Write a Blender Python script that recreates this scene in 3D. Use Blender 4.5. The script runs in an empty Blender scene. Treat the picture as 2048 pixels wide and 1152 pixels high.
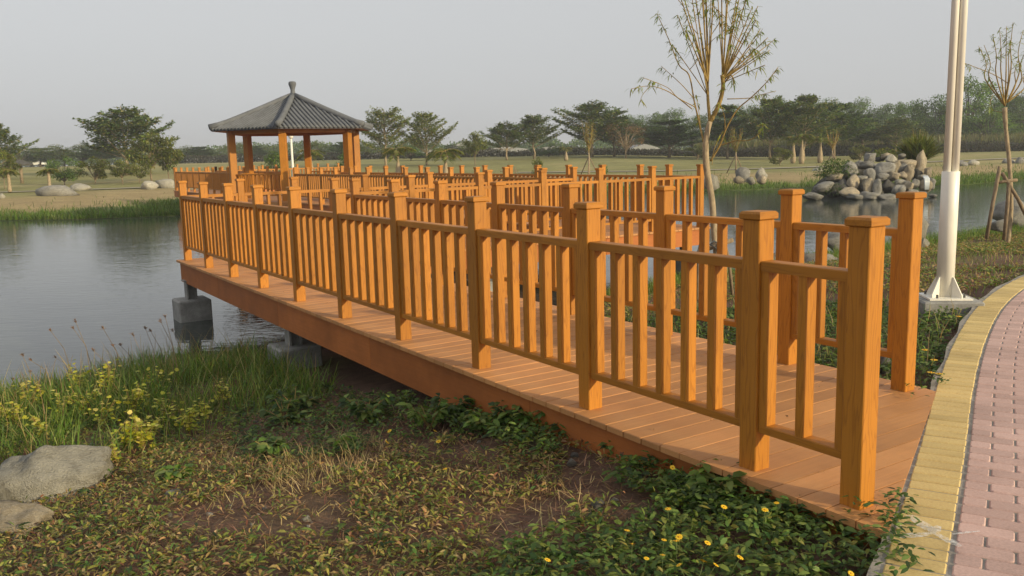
import bpy, bmesh, math, random
import numpy as np
from mathutils import Vector, Matrix

random.seed(7)
RNG = np.random.default_rng(11)
R = math.radians
scene = bpy.context.scene

# ------------------------------------------------------------------ camera
F_PX, PITCH, ROLL, CAM_H = 1739.26, 0.15303, -0.0245, 1.4878
cp, sp, cr, sr = math.cos(PITCH), math.sin(PITCH), math.cos(ROLL), math.sin(ROLL)
FWD = np.array([0, cp, -sp]); UP0 = np.array([0, sp, cp]); RT0 = np.array([1.0, 0, 0])
RT = RT0 * cr + UP0 * sr; UP = -RT0 * sr + UP0 * cr
cam_d = bpy.data.cameras.new('camera'); cam = bpy.data.objects.new('camera', cam_d)
scene.collection.objects.link(cam); scene.camera = cam
cam_d.sensor_width = 36.0; cam_d.lens = 36.0 * F_PX / 2048.0
cam_d.clip_start = 0.05; cam_d.clip_end = 6000
m = Matrix(((RT[0], UP[0], -FWD[0], 0), (RT[1], UP[1], -FWD[1], 0), (RT[2], UP[2], -FWD[2], CAM_H), (0, 0, 0, 1)))
cam.matrix_world = m

def ray(x, y):
    return FWD * F_PX + RT * (x - 1024) + UP * (576 - y)
def on_z(x, y, z):                      # photo pixel -> point on the level z
    d = ray(x, y); return np.array([0, 0, CAM_H]) + d * ((z - CAM_H) / d[2])
def at_depth(x, y, D):                  # photo pixel -> point D metres ahead
    d = ray(x, y); return np.array([0, 0, CAM_H]) + d * (D / d[1])

# ------------------------------------------------------------------ light
AZ = 2.1475                              # heading of the first run of the bridge
DV = np.array([math.cos(AZ), math.sin(AZ)]); NV = np.array([math.sin(AZ), -math.cos(AZ)])
A0 = np.array([1.4095, 3.396])
sun_v = np.array([*(-DV + NV * 0.37), 0.31]); sun_v = sun_v / np.linalg.norm(sun_v)
SUN_EL = math.asin(sun_v[2]); SUN_ROT = math.atan2(sun_v[0], sun_v[1])
world = bpy.data.worlds.new('World'); scene.world = world; world.use_nodes = True
wn = world.node_tree.nodes; wl = world.node_tree.links
sky = wn.new('ShaderNodeTexSky'); sky.sky_type = 'NISHITA'; sky.sun_disc = False
sky.sun_elevation = SUN_EL; sky.sun_rotation = SUN_ROT
sky.air_density = 1.0; sky.dust_density = 4.0; sky.ozone_density = 1.5; sky.altitude = 0
hs = wn.new('ShaderNodeHueSaturation'); hs.inputs['Saturation'].default_value = 0.25
mx = wn.new('ShaderNodeMixRGB'); mx.inputs[0].default_value = 0.72
mx.inputs[2].default_value = (5.5, 5.6, 5.7, 1)          # the even grey of a hazy sky
bg = wn['Background']; bg.inputs['Strength'].default_value = 0.1
wl.new(sky.outputs[0], hs.inputs['Color']); wl.new(hs.outputs[0], mx.inputs[1]); wl.new(mx.outputs[0], bg.inputs['Color'])
sun_d = bpy.data.lights.new('sun', 'SUN'); sun = bpy.data.objects.new('sun', sun_d); scene.collection.objects.link(sun)
sun_d.energy = 3.2; sun_d.angle = R(0.9); sun_d.color = (1.0, 0.84, 0.52)
sun.rotation_euler = Vector(tuple(sun_v)).to_track_quat('Z', 'Y').to_euler()
scene.view_settings.view_transform = 'Standard'; scene.view_settings.look = 'None'
scene.view_settings.exposure = 0.35; scene.view_settings.gamma = 1.0
scene.view_settings.use_curve_mapping = False
scene.cycles.use_denoising = True
scene.cycles.max_bounces = 8; scene.cycles.transparent_max_bounces = 12
scene.cycles.caustics_reflective = False; scene.cycles.caustics_refractive = False

# ------------------------------------------------------------------ helpers
COL = scene.collection
def tag(o, label=None, cat=None, group=None, kind=None):
    if label: o['label'] = label
    if cat: o['category'] = cat
    if group: o['group'] = group
    if kind: o['kind'] = kind
    return o
def empty(name, loc=(0, 0, 0), rz=0.0, parent=None):
    o = bpy.data.objects.new(name, None); COL.objects.link(o)
    o.location = loc; o.rotation_euler = (0, 0, rz); o.empty_display_size = 0.2
    if parent: o.parent = parent
    return o
def link(name, me, parent=None, loc=None, rz=None):
    o = bpy.data.objects.new(name, me); COL.objects.link(o)
    if parent: o.parent = parent
    if loc is not None: o.location = tuple(float(v) for v in loc)
    if rz is not None: o.rotation_euler = (0, 0, rz)
    return o
def mesh(name, V, Fc, mat=None, col=None, smooth=False):
    me = bpy.data.meshes.new(name)
    me.from_pydata([tuple(map(float, v)) for v in V] if not isinstance(V, np.ndarray) else V.tolist(), [], Fc if isinstance(Fc, list) else Fc.tolist())
    if col is not None:
        a = me.color_attributes.new('Col', 'FLOAT_COLOR', 'POINT')
        c = np.ones((len(me.vertices), 4), np.float32); c[:, :3] = col
        a.data.foreach_set('color', c.ravel())
    if mat: me.materials.append(mat)
    if smooth: me.polygons.foreach_set('use_smooth', [True] * len(me.polygons))
    me.update(); return me
def box_geo(x0, x1, y0, y1, z0, z1, c=0.0):
    """box, top and vertical edges chamfered by c"""
    if c <= 0:
        V = [(x0, y0, z0), (x1, y0, z0), (x1, y1, z0), (x0, y1, z0), (x0, y0, z1), (x1, y0, z1), (x1, y1, z1), (x0, y1, z1)]
        return V, [(3, 2, 1, 0), (4, 5, 6, 7), (0, 1, 5, 4), (1, 2, 6, 5), (2, 3, 7, 6), (3, 0, 4, 7)]
    def ring(a, b, e, f, z, k):
        return [(a + k, b, z), (e - k, b, z), (e, b + k, z), (e, f - k, z), (e - k, f, z), (a + k, f, z), (a, f - k, z), (a, b + k, z)]
    V = ring(x0, y0, x1, y1, z0, c) + ring(x0, y0, x1, y1, z1 - c, c) + ring(x0 + c, y0 + c, x1 - c, y1 - c, z1, c * .5)
    Fc = [tuple(reversed(range(8))), tuple(range(16, 24))]
    for l in (0, 8):
        for i in range(8):
            j = (i + 1) % 8; Fc.append((l + i, l + j, l + 8 + j, l + 8 + i))
    return V, Fc
class MB:
    """collects geometry that becomes one mesh"""
    def __init__(self): self.V = []; self.F = []
    def add(self, V, Fc):
        o = len(self.V); self.V += [tuple(v) for v in V]; self.F += [tuple(i + o for i in f) for f in Fc]; return self
    def box(self, *a, **k): return self.add(*box_geo(*a, **k))
    def tube(self, pts, rad, n=8, cap=True):
        pts = [Vector(tuple(map(float, q))) for q in pts]
        if not hasattr(rad, '__len__'): rad = [rad] * len(pts)
        V = []; Fc = []; prev = None
        for i, q in enumerate(pts):
            t = (pts[min(i + 1, len(pts) - 1)] - pts[max(i - 1, 0)])
            t = t.normalized() if t.length > 1e-9 else Vector((0, 0, 1))
            if prev is None: a = t.orthogonal().normalized()
            else:
                a = prev - t * prev.dot(t); a = a.normalized() if a.length > 1e-6 else t.orthogonal().normalized()
            prev = a; b = t.cross(a)
            for k in range(n):
                an = 2 * math.pi * k / n; V.append(tuple(q + (a * math.cos(an) + b * math.sin(an)) * rad[i]))
        for i in range(len(pts) - 1):
            for k in range(n):
                k2 = (k + 1) % n; Fc.append((i * n + k, i * n + k2, (i + 1) * n + k2, (i + 1) * n + k))
        if cap:
            Fc.append(tuple(reversed(range(n)))); Fc.append(tuple(range((len(pts) - 1) * n, len(pts) * n)))
        return self.add(V, Fc)
    def mesh(self, name, mat=None, smooth=False): return mesh(name, self.V, self.F, mat, None, smooth)
    def build(self, name, mat=None, parent=None, smooth=False, loc=None, rz=None):
        return link(name, self.mesh(name, mat, smooth), parent, loc, rz)

def unit(v): return v / np.maximum(np.linalg.norm(v, axis=-1, keepdims=True), 1e-9)
def leaf_geo(P, D, L, Wd, col, droop=0.25, fold=0.0, seg=2):
    """leaves as little curved blades: P base, D direction, L length, Wd width (arrays)"""
    P = np.asarray(P, float); N = len(P); D = unit(np.asarray(D, float))
    L = np.broadcast_to(np.asarray(L, float), (N,)); Wd = np.broadcast_to(np.asarray(Wd, float), (N,))
    rnd = unit(RNG.normal(size=(N, 3)) * 0.35 + np.array([0, 0, 1.0]))
    S = unit(np.cross(D, rnd)); Nn = np.cross(S, D)
    dn = np.array([0, 0, -1.0])
    def pt(u, w):
        return P + D * (L * u)[:, None] + dn * (L * droop * u * u)[:, None] + S * (Wd * w)[:, None] + Nn * (abs(w) * fold * Wd)[:, None]
    if seg == 1:
        V = np.stack([pt(0, 0), pt(.45, .5), pt(1, 0), pt(.45, -.5)], 1); k = 4
        Fp = np.array([[0, 1, 2], [0, 2, 3]])
        faces = (np.arange(N)[:, None, None] * k + Fp[None]).reshape(-1, 3)
        Fl = faces.tolist()
    else:
        V = np.stack([pt(0, 0), pt(.3, .42), pt(.3, -.42), pt(.68, .4), pt(.68, -.4), pt(1, 0)], 1); k = 6
        b = np.arange(N)[:, None] * k
        Fl = (b + np.array([0, 1, 2])).tolist() + (b + np.array([2, 1, 3, 4])).tolist() + (b + np.array([4, 3, 5])).tolist()
    C = np.repeat(np.broadcast_to(np.asarray(col, float), (N, 3)), k, axis=0)
    return V.reshape(-1, 3), Fl, C
def blade_geo(P, D, L, Wd, col, bend=0.5):
    P = np.asarray(P, float); N = len(P); D = unit(np.asarray(D, float))
    L = np.broadcast_to(np.asarray(L, float), (N,)); Wd = np.broadcast_to(np.asarray(Wd, float), (N,))
    hd = RNG.uniform(0, 2 * math.pi, N); H = np.stack([np.cos(hd), np.sin(hd), np.zeros(N)], 1)
    S = np.stack([-np.sin(hd), np.cos(hd), np.zeros(N)], 1)
    bd = bend * RNG.uniform(.3, 1.4, N)
    def pt(u, w): return P + D * (L * u * (1 - .25 * bd * u))[:, None] + H * (L * bd * u * u * .6)[:, None] + S * (Wd * w)[:, None]
    V = np.stack([pt(0, .5), pt(0, -.5), pt(.5, .45), pt(.5, -.45), pt(.8, .28), pt(.8, -.28), pt(1, 0)], 1); b = np.arange(N)[:, None] * 7
    Fl = (b + np.array([0, 1, 3, 2])).tolist() + (b + np.array([2, 3, 5, 4])).tolist() + (b + np.array([4, 5, 6])).tolist()
    C = np.repeat(np.broadcast_to(np.asarray(col, float), (N, 3)), 7, axis=0)
    return V.reshape(-1, 3), Fl, C
def join_geo(parts):
    V = []; Fl = []; C = []; o = 0
    for v, f, c in parts:
        V.append(v); Fl += [[i + o for i in q] for q in f]; C.append(c); o += len(v)
    return np.concatenate(V), Fl, np.concatenate(C)
def pick(pal, n, jit=0.15):
    pal = np.array(pal, float); c = pal[RNG.integers(0, len(pal), n)]
    return np.clip(c * (1 + RNG.normal(size=(n, 1)) * jit) * (1 + RNG.normal(size=(n, 3)) * jit * .35), 0.004, 1)

# ------------------------------------------------------------------ materials
MATS = {}
def mat(name, base=(.5, .5, .5), rough=.6, spec=.5, metal=0.0):
    m = bpy.data.materials.new(name); m.use_nodes = True
    b = m.node_tree.nodes['Principled BSDF']
    b.inputs['Base Color'].default_value = (*base, 1); b.inputs['Roughness'].default_value = rough
    b.inputs['Metallic'].default_value = metal; b.inputs['Specular IOR Level'].default_value = spec
    MATS[name] = m; return m, m.node_tree.nodes, m.node_tree.links, b
def ramp(nd, stops):
    r = nd.new('ShaderNodeValToRGB'); e = r.color_ramp.elements
    while len(e) < len(stops): e.new(0.5)
    for el, (p, c) in zip(e, stops): el.position = p; el.color = (*c, 1)
    return r
def noise(nd, scale, detail=4, rough=.55, dist=0.0):
    n = nd.new('ShaderNodeTexNoise'); n.inputs['Scale'].default_value = scale; n.inputs['Detail'].default_value = detail
    n.inputs['Roughness'].default_value = rough; n.inputs['Distortion'].default_value = dist; return n
def mapping(nd, ln, vec, scale=(1, 1, 1), loc=(0, 0, 0)):
    mp = nd.new('ShaderNodeMapping'); mp.inputs['Scale'].default_value = scale; mp.inputs['Location'].default_value = loc
    ln.new(vec, mp.inputs['Vector']); return mp
def bump(nd, ln, h, b, strength=.3, dist=.01):
    bp_ = nd.new('ShaderNodeBump'); bp_.inputs['Strength'].default_value = strength; bp_.inputs['Distance'].default_value = dist
    ln.new(h, bp_.inputs['Height']); ln.new(bp_.outputs[0], b.inputs['Normal']); return bp_
def mixc(nd, ln, fac, a, b, mode='MIX'):
    mx_ = nd.new('ShaderNodeMixRGB'); mx_.blend_type = mode
    for s, v in ((0, fac), (1, a), (2, b)):
        if hasattr(v, 'links') or hasattr(v, 'is_linked'): ln.new(v, mx_.inputs[s])
        elif isinstance(v, tuple): mx_.inputs[s].default_value = (*v, 1)
        else: mx_.inputs[s].default_value = v
    return mx_

def wood(name, base, dark, axis, rough=.55, grain=1.0, stain=0.25):
    """composite timber: rings and streaks drawn along one axis, each piece offset at random"""
    m, nd, ln, b = mat(name, base, rough, .35)
    tc = nd.new('ShaderNodeTexCoord'); oi = nd.new('ShaderNodeObjectInfo')
    vm = nd.new('ShaderNodeVectorMath'); vm.operation = 'MULTIPLY_ADD'
    cv = nd.new('ShaderNodeCombineXYZ')
    for i in range(3): ln.new(oi.outputs['Random'], cv.inputs[i])
    ln.new(cv.outputs[0], vm.inputs[0]); vm.inputs[1].default_value = (17.3, 11.7, 23.1); ln.new(tc.outputs['Object'], vm.inputs[2])
    sc = [1.0, 1.0, 1.0]; sc[axis] = 0.10
    mp = mapping(nd, ln, vm.outputs[0], tuple(sc))
    n1 = noise(nd, 9, 3, .5); ln.new(mp.outputs[0], n1.inputs['Vector'])
    mm = nd.new('ShaderNodeMath'); mm.operation = 'MULTIPLY'; mm.inputs[1].default_value = 15.0; ln.new(n1.outputs['Fac'], mm.inputs[0])
    sn = nd.new('ShaderNodeMath'); sn.operation = 'FRACT'; ln.new(mm.outputs[0], sn.inputs[0])
    sc2 = [60.0, 60.0, 60.0]; sc2[axis] = 2.0
    mp2 = mapping(nd, ln, vm.outputs[0], tuple(sc2)); n2 = noise(nd, 1, 2); ln.new(mp2.outputs[0], n2.inputs['Vector'])
    n3 = noise(nd, 2.2, 5, .6); ln.new(vm.outputs[0], n3.inputs['Vector'])
    rp = ramp(nd, [(0.0, (.55, .55, .55)), (.22, (1, 1, 1)), (.85, (1, 1, 1)), (1.0, (.55, .55, .55))]); ln.new(sn.outputs[0], rp.inputs[0])
    c0 = mixc(nd, ln, n2.outputs['Fac'], tuple(v * .86 for v in base), tuple(min(1, v * 1.14) for v in base))
    mg = nd.new('ShaderNodeMath'); mg.operation = 'MULTIPLY'; mg.inputs[1].default_value = grain
    inv = nd.new('ShaderNodeInvert'); ln.new(rp.outputs[0], inv.inputs['Color']); ln.new(inv.outputs[0], mg.inputs[0])
    c1 = mixc(nd, ln, mg.outputs[0], c0.outputs[0], dark)
    rs = ramp(nd, [(.42, (0, 0, 0)), (.75, (1, 1, 1))]); ln.new(n3.outputs['Fac'], rs.inputs[0])
    ms = nd.new('ShaderNodeMath'); ms.operation = 'MULTIPLY'; ms.inputs[1].default_value = stain; ln.new(rs.outputs[0], ms.inputs[0])
    c2 = mixc(nd, ln, ms.outputs[0], c1.outputs[0], tuple(v * .55 for v in dark))
    # a little difference from piece to piece
    mr = nd.new('ShaderNodeMapRange'); mr.inputs['To Min'].default_value = .82; mr.inputs['To Max'].default_value = 1.12
    ln.new(oi.outputs['Random'], mr.inputs['Value'])
    c3 = nd.new('ShaderNodeHueSaturation'); ln.new(mr.outputs[0], c3.inputs['Value']); ln.new(c2.outputs[0], c3.inputs['Color'])
    ln.new(c3.outputs[0], b.inputs['Base Color'])
    ad = nd.new('ShaderNodeMath'); ad.operation = 'ADD'; ln.new(rp.outputs[0], ad.inputs[0]); ln.new(n2.outputs['Fac'], ad.inputs[1])
    bump(nd, ln, ad.outputs[0], b, .35, .0015)
    return m
OR, ORD = (.475, .186, .018), (.23, .074, .008)
W_POST = wood('timber_upright', OR, ORD, 2)
W_RAILX = wood('timber_rail_across', OR, ORD, 0, grain=.7)
W_RAILY = wood('timber_rail_along', OR, ORD, 1, grain=.7)
DK, DKD = (.58, .275, .10), (.42, .18, .065)
W_FASX = wood('fascia_across', (.46, .145, .032), (.30, .09, .02), 0, .6, .35, .5)
W_FASY = wood('fascia_along', (.46, .145, .032), (.30, .09, .02), 1, .6, .35, .5)
W_PLX = wood('deck_plank_across', DK, DKD, 0, .6, .25, .35)
W_PLY = wood('deck_plank_along', DK, DKD, 1, .6, .25, .35)

def concrete(name, base, scale=6, dark=.55):
    m, nd, ln, b = mat(name, base, .85, .3)
    tc = nd.new('ShaderNodeTexCoord'); n1 = noise(nd, scale, 8, .65); ln.new(tc.outputs['Object'], n1.inputs['Vector'])
    n2 = noise(nd, scale * 12, 3); ln.new(tc.outputs['Object'], n2.inputs['Vector'])
    r1 = ramp(nd, [(.3, tuple(v * dark for v in base)), (.6, base), (.8, tuple(min(1, v * 1.2) for v in base))]); ln.new(n1.outputs['Fac'], r1.inputs[0])
    c = mixc(nd, ln, .25, r1.outputs[0], n2.outputs['Fac'], 'OVERLAY'); ln.new(c.outputs[0], b.inputs['Base Color'])
    bump(nd, ln, n2.outputs['Fac'], b, .4, .004); return m
M_CONC = concrete('concrete', (.33, .32, .30))
M_MORTAR = concrete('mortar', (.33, .30, .26), 9)
def paver(name, base, grime):
    m, nd, ln, b = mat(name, base, .8, .3)
    geo = nd.new('ShaderNodeNewGeometry'); oi = nd.new('ShaderNodeObjectInfo')
    n1 = noise(nd, 1.6, 6, .65); ln.new(geo.outputs['Position'], n1.inputs['Vector'])
    n2 = noise(nd, 90, 3, .6); ln.new(geo.outputs['Position'], n2.inputs['Vector'])
    rs = ramp(nd, [(.45, (0, 0, 0)), (.8, (1, 1, 1))]); ln.new(n1.outputs['Fac'], rs.inputs[0])
    mr = nd.new('ShaderNodeMapRange'); mr.inputs['To Min'].default_value = .86; mr.inputs['To Max'].default_value = 1.1; ln.new(oi.outputs['Random'], mr.inputs['Value'])
    c = mixc(nd, ln, rs.outputs[0], base, grime); c2 = mixc(nd, ln, .35, c.outputs[0], n2.outputs['Fac'], 'OVERLAY')
    hsv = nd.new('ShaderNodeHueSaturation'); ln.new(c2.outputs[0], hsv.inputs['Color']); ln.new(mr.outputs[0], hsv.inputs['Value'])
    ln.new(hsv.outputs[0], b.inputs['Base Color']); bump(nd, ln, n2.outputs['Fac'], b, .35, .002); return m
M_YEL = paver('yellow_paver', (.64, .475, .20), (.40, .285, .12))
M_PINK = paver('pink_paver', (.56, .38, .335), (.38, .25, .215))
def stone(name, base, band):
    m, nd, ln, b = mat(name, base, .85, .3)
    tc = nd.new('ShaderNodeTexCoord'); oi = nd.new('ShaderNodeObjectInfo')
    va = nd.new('ShaderNodeVectorMath'); va.operation = 'ADD'; cx = nd.new('ShaderNodeCombineXYZ')
    mu = nd.new('ShaderNodeMath'); mu.operation = 'MULTIPLY'; mu.inputs[1].default_value = 40; ln.new(oi.outputs['Random'], mu.inputs[0])
    for i in range(3): ln.new(mu.outputs[0], cx.inputs[i])
    ln.new(tc.outputs['Object'], va.inputs[0]); ln.new(cx.outputs[0], va.inputs[1])
    n1 = noise(nd, 2.2, 8, .6, .8); ln.new(va.outputs[0], n1.inputs['Vector'])
    mp = mapping(nd, ln, va.outputs[0], (1, 1.6, 3.4)); n2 = noise(nd, 2.4, 6, .62, 1.5); ln.new(mp.outputs[0], n2.inputs['Vector'])
    n3 = noise(nd, 28, 5, .65); ln.new(va.outputs[0], n3.inputs['Vector'])
    r1 = ramp(nd, [(.28, tuple(v * .6 for v in base)), (.5, base), (.72, tuple(min(1, v * 1.4) for v in base))]); ln.new(n1.outputs['Fac'], r1.inputs[0])
    r2 = ramp(nd, [(.47, (0, 0, 0)), (.52, (1, 1, 1)), (.57, (0, 0, 0))]); ln.new(n2.outputs['Fac'], r2.inputs[0])
    m2 = nd.new('ShaderNodeMath'); m2.operation = 'MULTIPLY'; m2.inputs[1].default_value = .5; ln.new(r2.outputs[0], m2.inputs[0])
    c = mixc(nd, ln, m2.outputs[0], r1.outputs[0], band); c2 = mixc(nd, ln, .35, c.outputs[0], n3.outputs['Fac'], 'OVERLAY')
    mr = nd.new('ShaderNodeMapRange'); mr.inputs['To Min'].default_value = .75; mr.inputs['To Max'].default_value = 1.15; ln.new(oi.outputs['Random'], mr.inputs['Value'])
    hsv = nd.new('ShaderNodeHueSaturation'); ln.new(c2.outputs[0], hsv.inputs['Color']); ln.new(mr.outputs[0], hsv.inputs['Value'])
    ln.new(hsv.outputs[0], b.inputs['Base Color'])
    a = nd.new('ShaderNodeMath'); a.operation = 'ADD'; ln.new(n1.outputs['Fac'], a.inputs[0]); ln.new(n3.outputs['Fac'], a.inputs[1])
    bump(nd, ln, a.outputs[0], b, .9, .06); return m
M_ST_TAN = stone('tan_stone', (.44, .36, .25), (.60, .54, .43))
M_ST_GREY = stone('grey_stone', (.29, .275, .245), (.44, .42, .38))
M_ST_PALE = stone('pale_stone', (.42, .39, .32), (.55, .52, .45))
M_ST_DARK = stone('dark_stone', (.10, .095, .085), (.16, .15, .13))
def leafmat(name, trans=.35, rough=.5, spec=.35):
    m, nd, ln, b = mat(name, (.1, .15, .03), rough, spec)
    at = nd.new('ShaderNodeAttribute'); at.attribute_name = 'Col'; ln.new(at.outputs['Color'], b.inputs['Base Color'])
    tr = nd.new('ShaderNodeBsdfTranslucent')
    g = mixc(nd, ln, 1.0, at.outputs['Color'], (1.1, 1.15, .6), 'MULTIPLY'); ln.new(g.outputs[0], tr.inputs['Color'])
    mxs = nd.new('ShaderNodeMixShader'); mxs.inputs[0].default_value = trans
    ln.new(b.outputs[0], mxs.inputs[1]); ln.new(tr.outputs[0], mxs.inputs[2]); ln.new(mxs.outputs[0], nd['Material Output'].inputs['Surface']); return m
M_LEAF = leafmat('leaf', .42); M_DRY = leafmat('dry_leaf', .15, .8, .1)
def bark(name, base):
    m, nd, ln, b = mat(name, base, .85, .2)
    tc = nd.new('ShaderNodeTexCoord'); mp = mapping(nd, ln, tc.outputs['Object'], (9, 9, 3)); n1 = noise(nd, 3, 6, .65); ln.new(mp.outputs[0], n1.inputs['Vector'])
    r1 = ramp(nd, [(.3, tuple(v * .45 for v in base)), (.55, base), (.8, tuple(min(1, v * 1.3) for v in base))]); ln.new(n1.outputs['Fac'], r1.inputs[0])
    ln.new(r1.outputs[0], b.inputs['Base Color']); bump(nd, ln, n1.outputs['Fac'], b, .5, .006); return m
M_BARK = bark('bark', (.30, .23, .15)); M_BARK_D = bark('dark_bark', (.11, .095, .075)); M_BARK_P = bark('pale_bark', (.40, .31, .20)); M_TWIG = bark('willow_twig', (.36, .25, .09)); M_STAKE = bark('stake_wood', (.27, .2, .13))
def painted(name, base, rough=.35):
    m, nd, ln, b = mat(name, base, rough, .5)
    tc = nd.new('ShaderNodeTexCoord'); mp = mapping(nd, ln, tc.outputs['Object'], (6, 6, 1.2)); n1 = noise(nd, 2.5, 6, .6); ln.new(mp.outputs[0], n1.inputs['Vector'])
    r1 = ramp(nd, [(.3, tuple(v * .88 for v in base)), (.6, base)]); ln.new(n1.outputs['Fac'], r1.inputs[0]); ln.new(r1.outputs[0], b.inputs['Base Color']); return m
M_WHITE = painted('white_paint', (.86, .82, .72))
M_TILE = concrete('roof_tile_grey', (.150, .156, .168), 3, .7)
M_STEEL = painted('dark_steel', (.1, .1, .1), .5)

# ------------------------------------------------------------------ terrain
WATER_Z = -0.9
POND = np.array([(-70, -18), (-30, -3), (-16, 3.6), (-9, 6.6), (-6.4, 8.0), (-5.3, 8.8), (-4.6, 9.7), (-3.4, 10.5), (-2.0, 11.1), (-0.4, 12.4), (1.6, 14.3), (2.9, 15.9), (4.6, 17.2),
                 (7.8, 19.8), (10.8, 22.1), (12.0, 22.8), (15.8, 26.5), (24, 33), (40, 42), (75, 50),
                 (75, 70), (45, 60), (32, 54.6), (25.2, 49), (21.5, 49.5), (17, 51), (13.8, 50.2), (11.4, 49.6), (4, 52), (-4, 57), (-12, 58), (-17.2, 51), (-16.6, 44), (-14.6, 39.2), (-17, 38.2), (-19, 38.0), (-22.6, 38.6), (-34, 39.5), (-70, 34)])
def pond_dist(X, Y):
    """signed distance to the shore, negative in the water"""
    X = np.asarray(X, float); Y = np.asarray(Y, float)
    best = np.full(X.shape, 1e9); inside = np.zeros(X.shape, bool)
    for i in range(len(POND)):
        (x1, y1), (x2, y2) = POND[i], POND[(i + 1) % len(POND)]
        dx, dy = x2 - x1, y2 - y1
        t = np.clip(((X - x1) * dx + (Y - y1) * dy) / (dx * dx + dy * dy), 0, 1)
        best = np.minimum(best, np.hypot(X - x1 - t * dx, Y - y1 - t * dy))
        c = ((y1 > Y) != (y2 > Y)) & (X < (x2 - x1) * (Y - y1) / (y2 - y1 + 1e-12) + x1); inside ^= c
    return np.where(inside, -best, best)
def vnoise(X, Y, s, seed=0):
    r = np.random.default_rng(seed); a = r.uniform(0, 6.28, (6, 3)); out = 0
    for i in range(6):
        k = s * (0.6 + .35 * i); out = out + np.sin(X * k * math.cos(a[i, 0]) + Y * k * math.sin(a[i, 0]) + a[i, 1]) * np.sin(Y * k * .7 * math.cos(a[i, 2]) - X * k * .8 * math.sin(a[i, 2]) + a[i, 0])
    return out / 3.0
def sstep(a, b, x): t = np.clip((x - a) / (b - a), 0, 1); return t * t * (3 - 2 * t)
PATH_L = np.array([(-1.6, -2.6), (-0.35, -0.3), (0.55, 1.45), (1.0, 2.36), (1.26, 2.84), (1.47, 3.21), (2.08, 4.27), (2.56, 5.13), (3.27, 6.33), (4.22, 7.80), (5.13, 8.97), (5.95, 9.84), (7.6, 11.3), (9.6, 12.7), (12, 14.1)])
def catmull(P, n=12):
    out = []
    for i in range(1, len(P) - 2):
        for k in range(n):
            t = k / n; p0, p1, p2, p3 = P[i - 1], P[i], P[i + 1], P[i + 2]
            out.append(.5 * ((2 * p1) + (-p0 + p2) * t + (2 * p0 - 5 * p1 + 4 * p2 - p3) * t * t + (-p0 + 3 * p1 - 3 * p2 + p3) * t ** 3))
    return np.array(out)
PL = catmull(PATH_L)
def smooth_line(P, it=30):
    P = P.copy()
    for _ in range(it): P[1:-1] = P[1:-1] * .5 + (P[:-2] + P[2:]) * .25
    return P
PL = smooth_line(PL)
_seg = np.r_[0, np.cumsum(np.hypot(*np.diff(PL, axis=0).T))]
def path_at(u):
    x = np.interp(u, _seg, PL[:, 0]); y = np.interp(u, _seg, PL[:, 1]); e = .15
    dx = np.interp(u + e, _seg, PL[:, 0]) - np.interp(u - e, _seg, PL[:, 0]); dy = np.interp(u + e, _seg, PL[:, 1]) - np.interp(u - e, _seg, PL[:, 1])
    l = np.hypot(dx, dy) + 1e-9; return x, y, dx / l, dy / l
def path_side(X, Y):
    """distance right of the path's left edge (positive on the paving)"""
    X = np.asarray(X, float); Y = np.asarray(Y, float); sh = X.shape; X = X.ravel(); Y = Y.ravel()
    best = np.full(X.shape, 1e9); sd = np.zeros(X.shape)
    for i in range(0, len(PL) - 1, 2):
        x1, y1 = PL[i]; x2, y2 = PL[min(i + 2, len(PL) - 1)]; dx, dy = x2 - x1, y2 - y1; q = dx * dx + dy * dy
        if q < 1e-9: continue
        t = np.clip(((X - x1) * dx + (Y - y1) * dy) / q, 0, 1); ex, ey = X - x1 - t * dx, Y - y1 - t * dy
        d = np.hypot(ex, ey); s = (ex * dy - ey * dx) / math.sqrt(q); k = d < best; best[k] = d[k]; sd[k] = np.where(s[k] >= 0, d[k], -d[k])
    return sd.reshape(sh)
def ground_z(X, Y):
    X = np.asarray(X, float); Y = np.asarray(Y, float)
    d = pond_dist(X, Y); far = Y > 30 + 0.25 * np.abs(X - 5) * (X > 15)
    near = np.interp(d, [0, 1.2, 3.0, 5.2, 8.0, 10], [-.9, -.82, -.72, -.53, -.2, -.10])
    pd = np.abs(path_side(X, Y)); near = np.maximum(near, -.10 - (.05 * pd + .013 * pd * pd) * (d > 0))
    near = np.minimum(near, -.10) + vnoise(X, Y, 2.2, 3) * .025 * sstep(.3, 1.5, d)
    lawn = -.25 + 1.45 * sstep(58, 145, Y) * (1 - .6 * sstep(8, 40, X)) - 3.4 * sstep(170, 900, Y)
    farz = -.9 + (lawn + .9) * sstep(-1, 11, d) ** .8
    farz = np.where(d > 0, np.maximum(farz, -.9 + .1 * np.minimum(d, 2)), farz)
    z = np.where(far, farz, near)
    return np.where(d < 0, -.9 + np.maximum(d * .35, -1.3), z)
def gz(x, y): return float(ground_z(np.array([x]), np.array([y]))[0])

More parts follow.
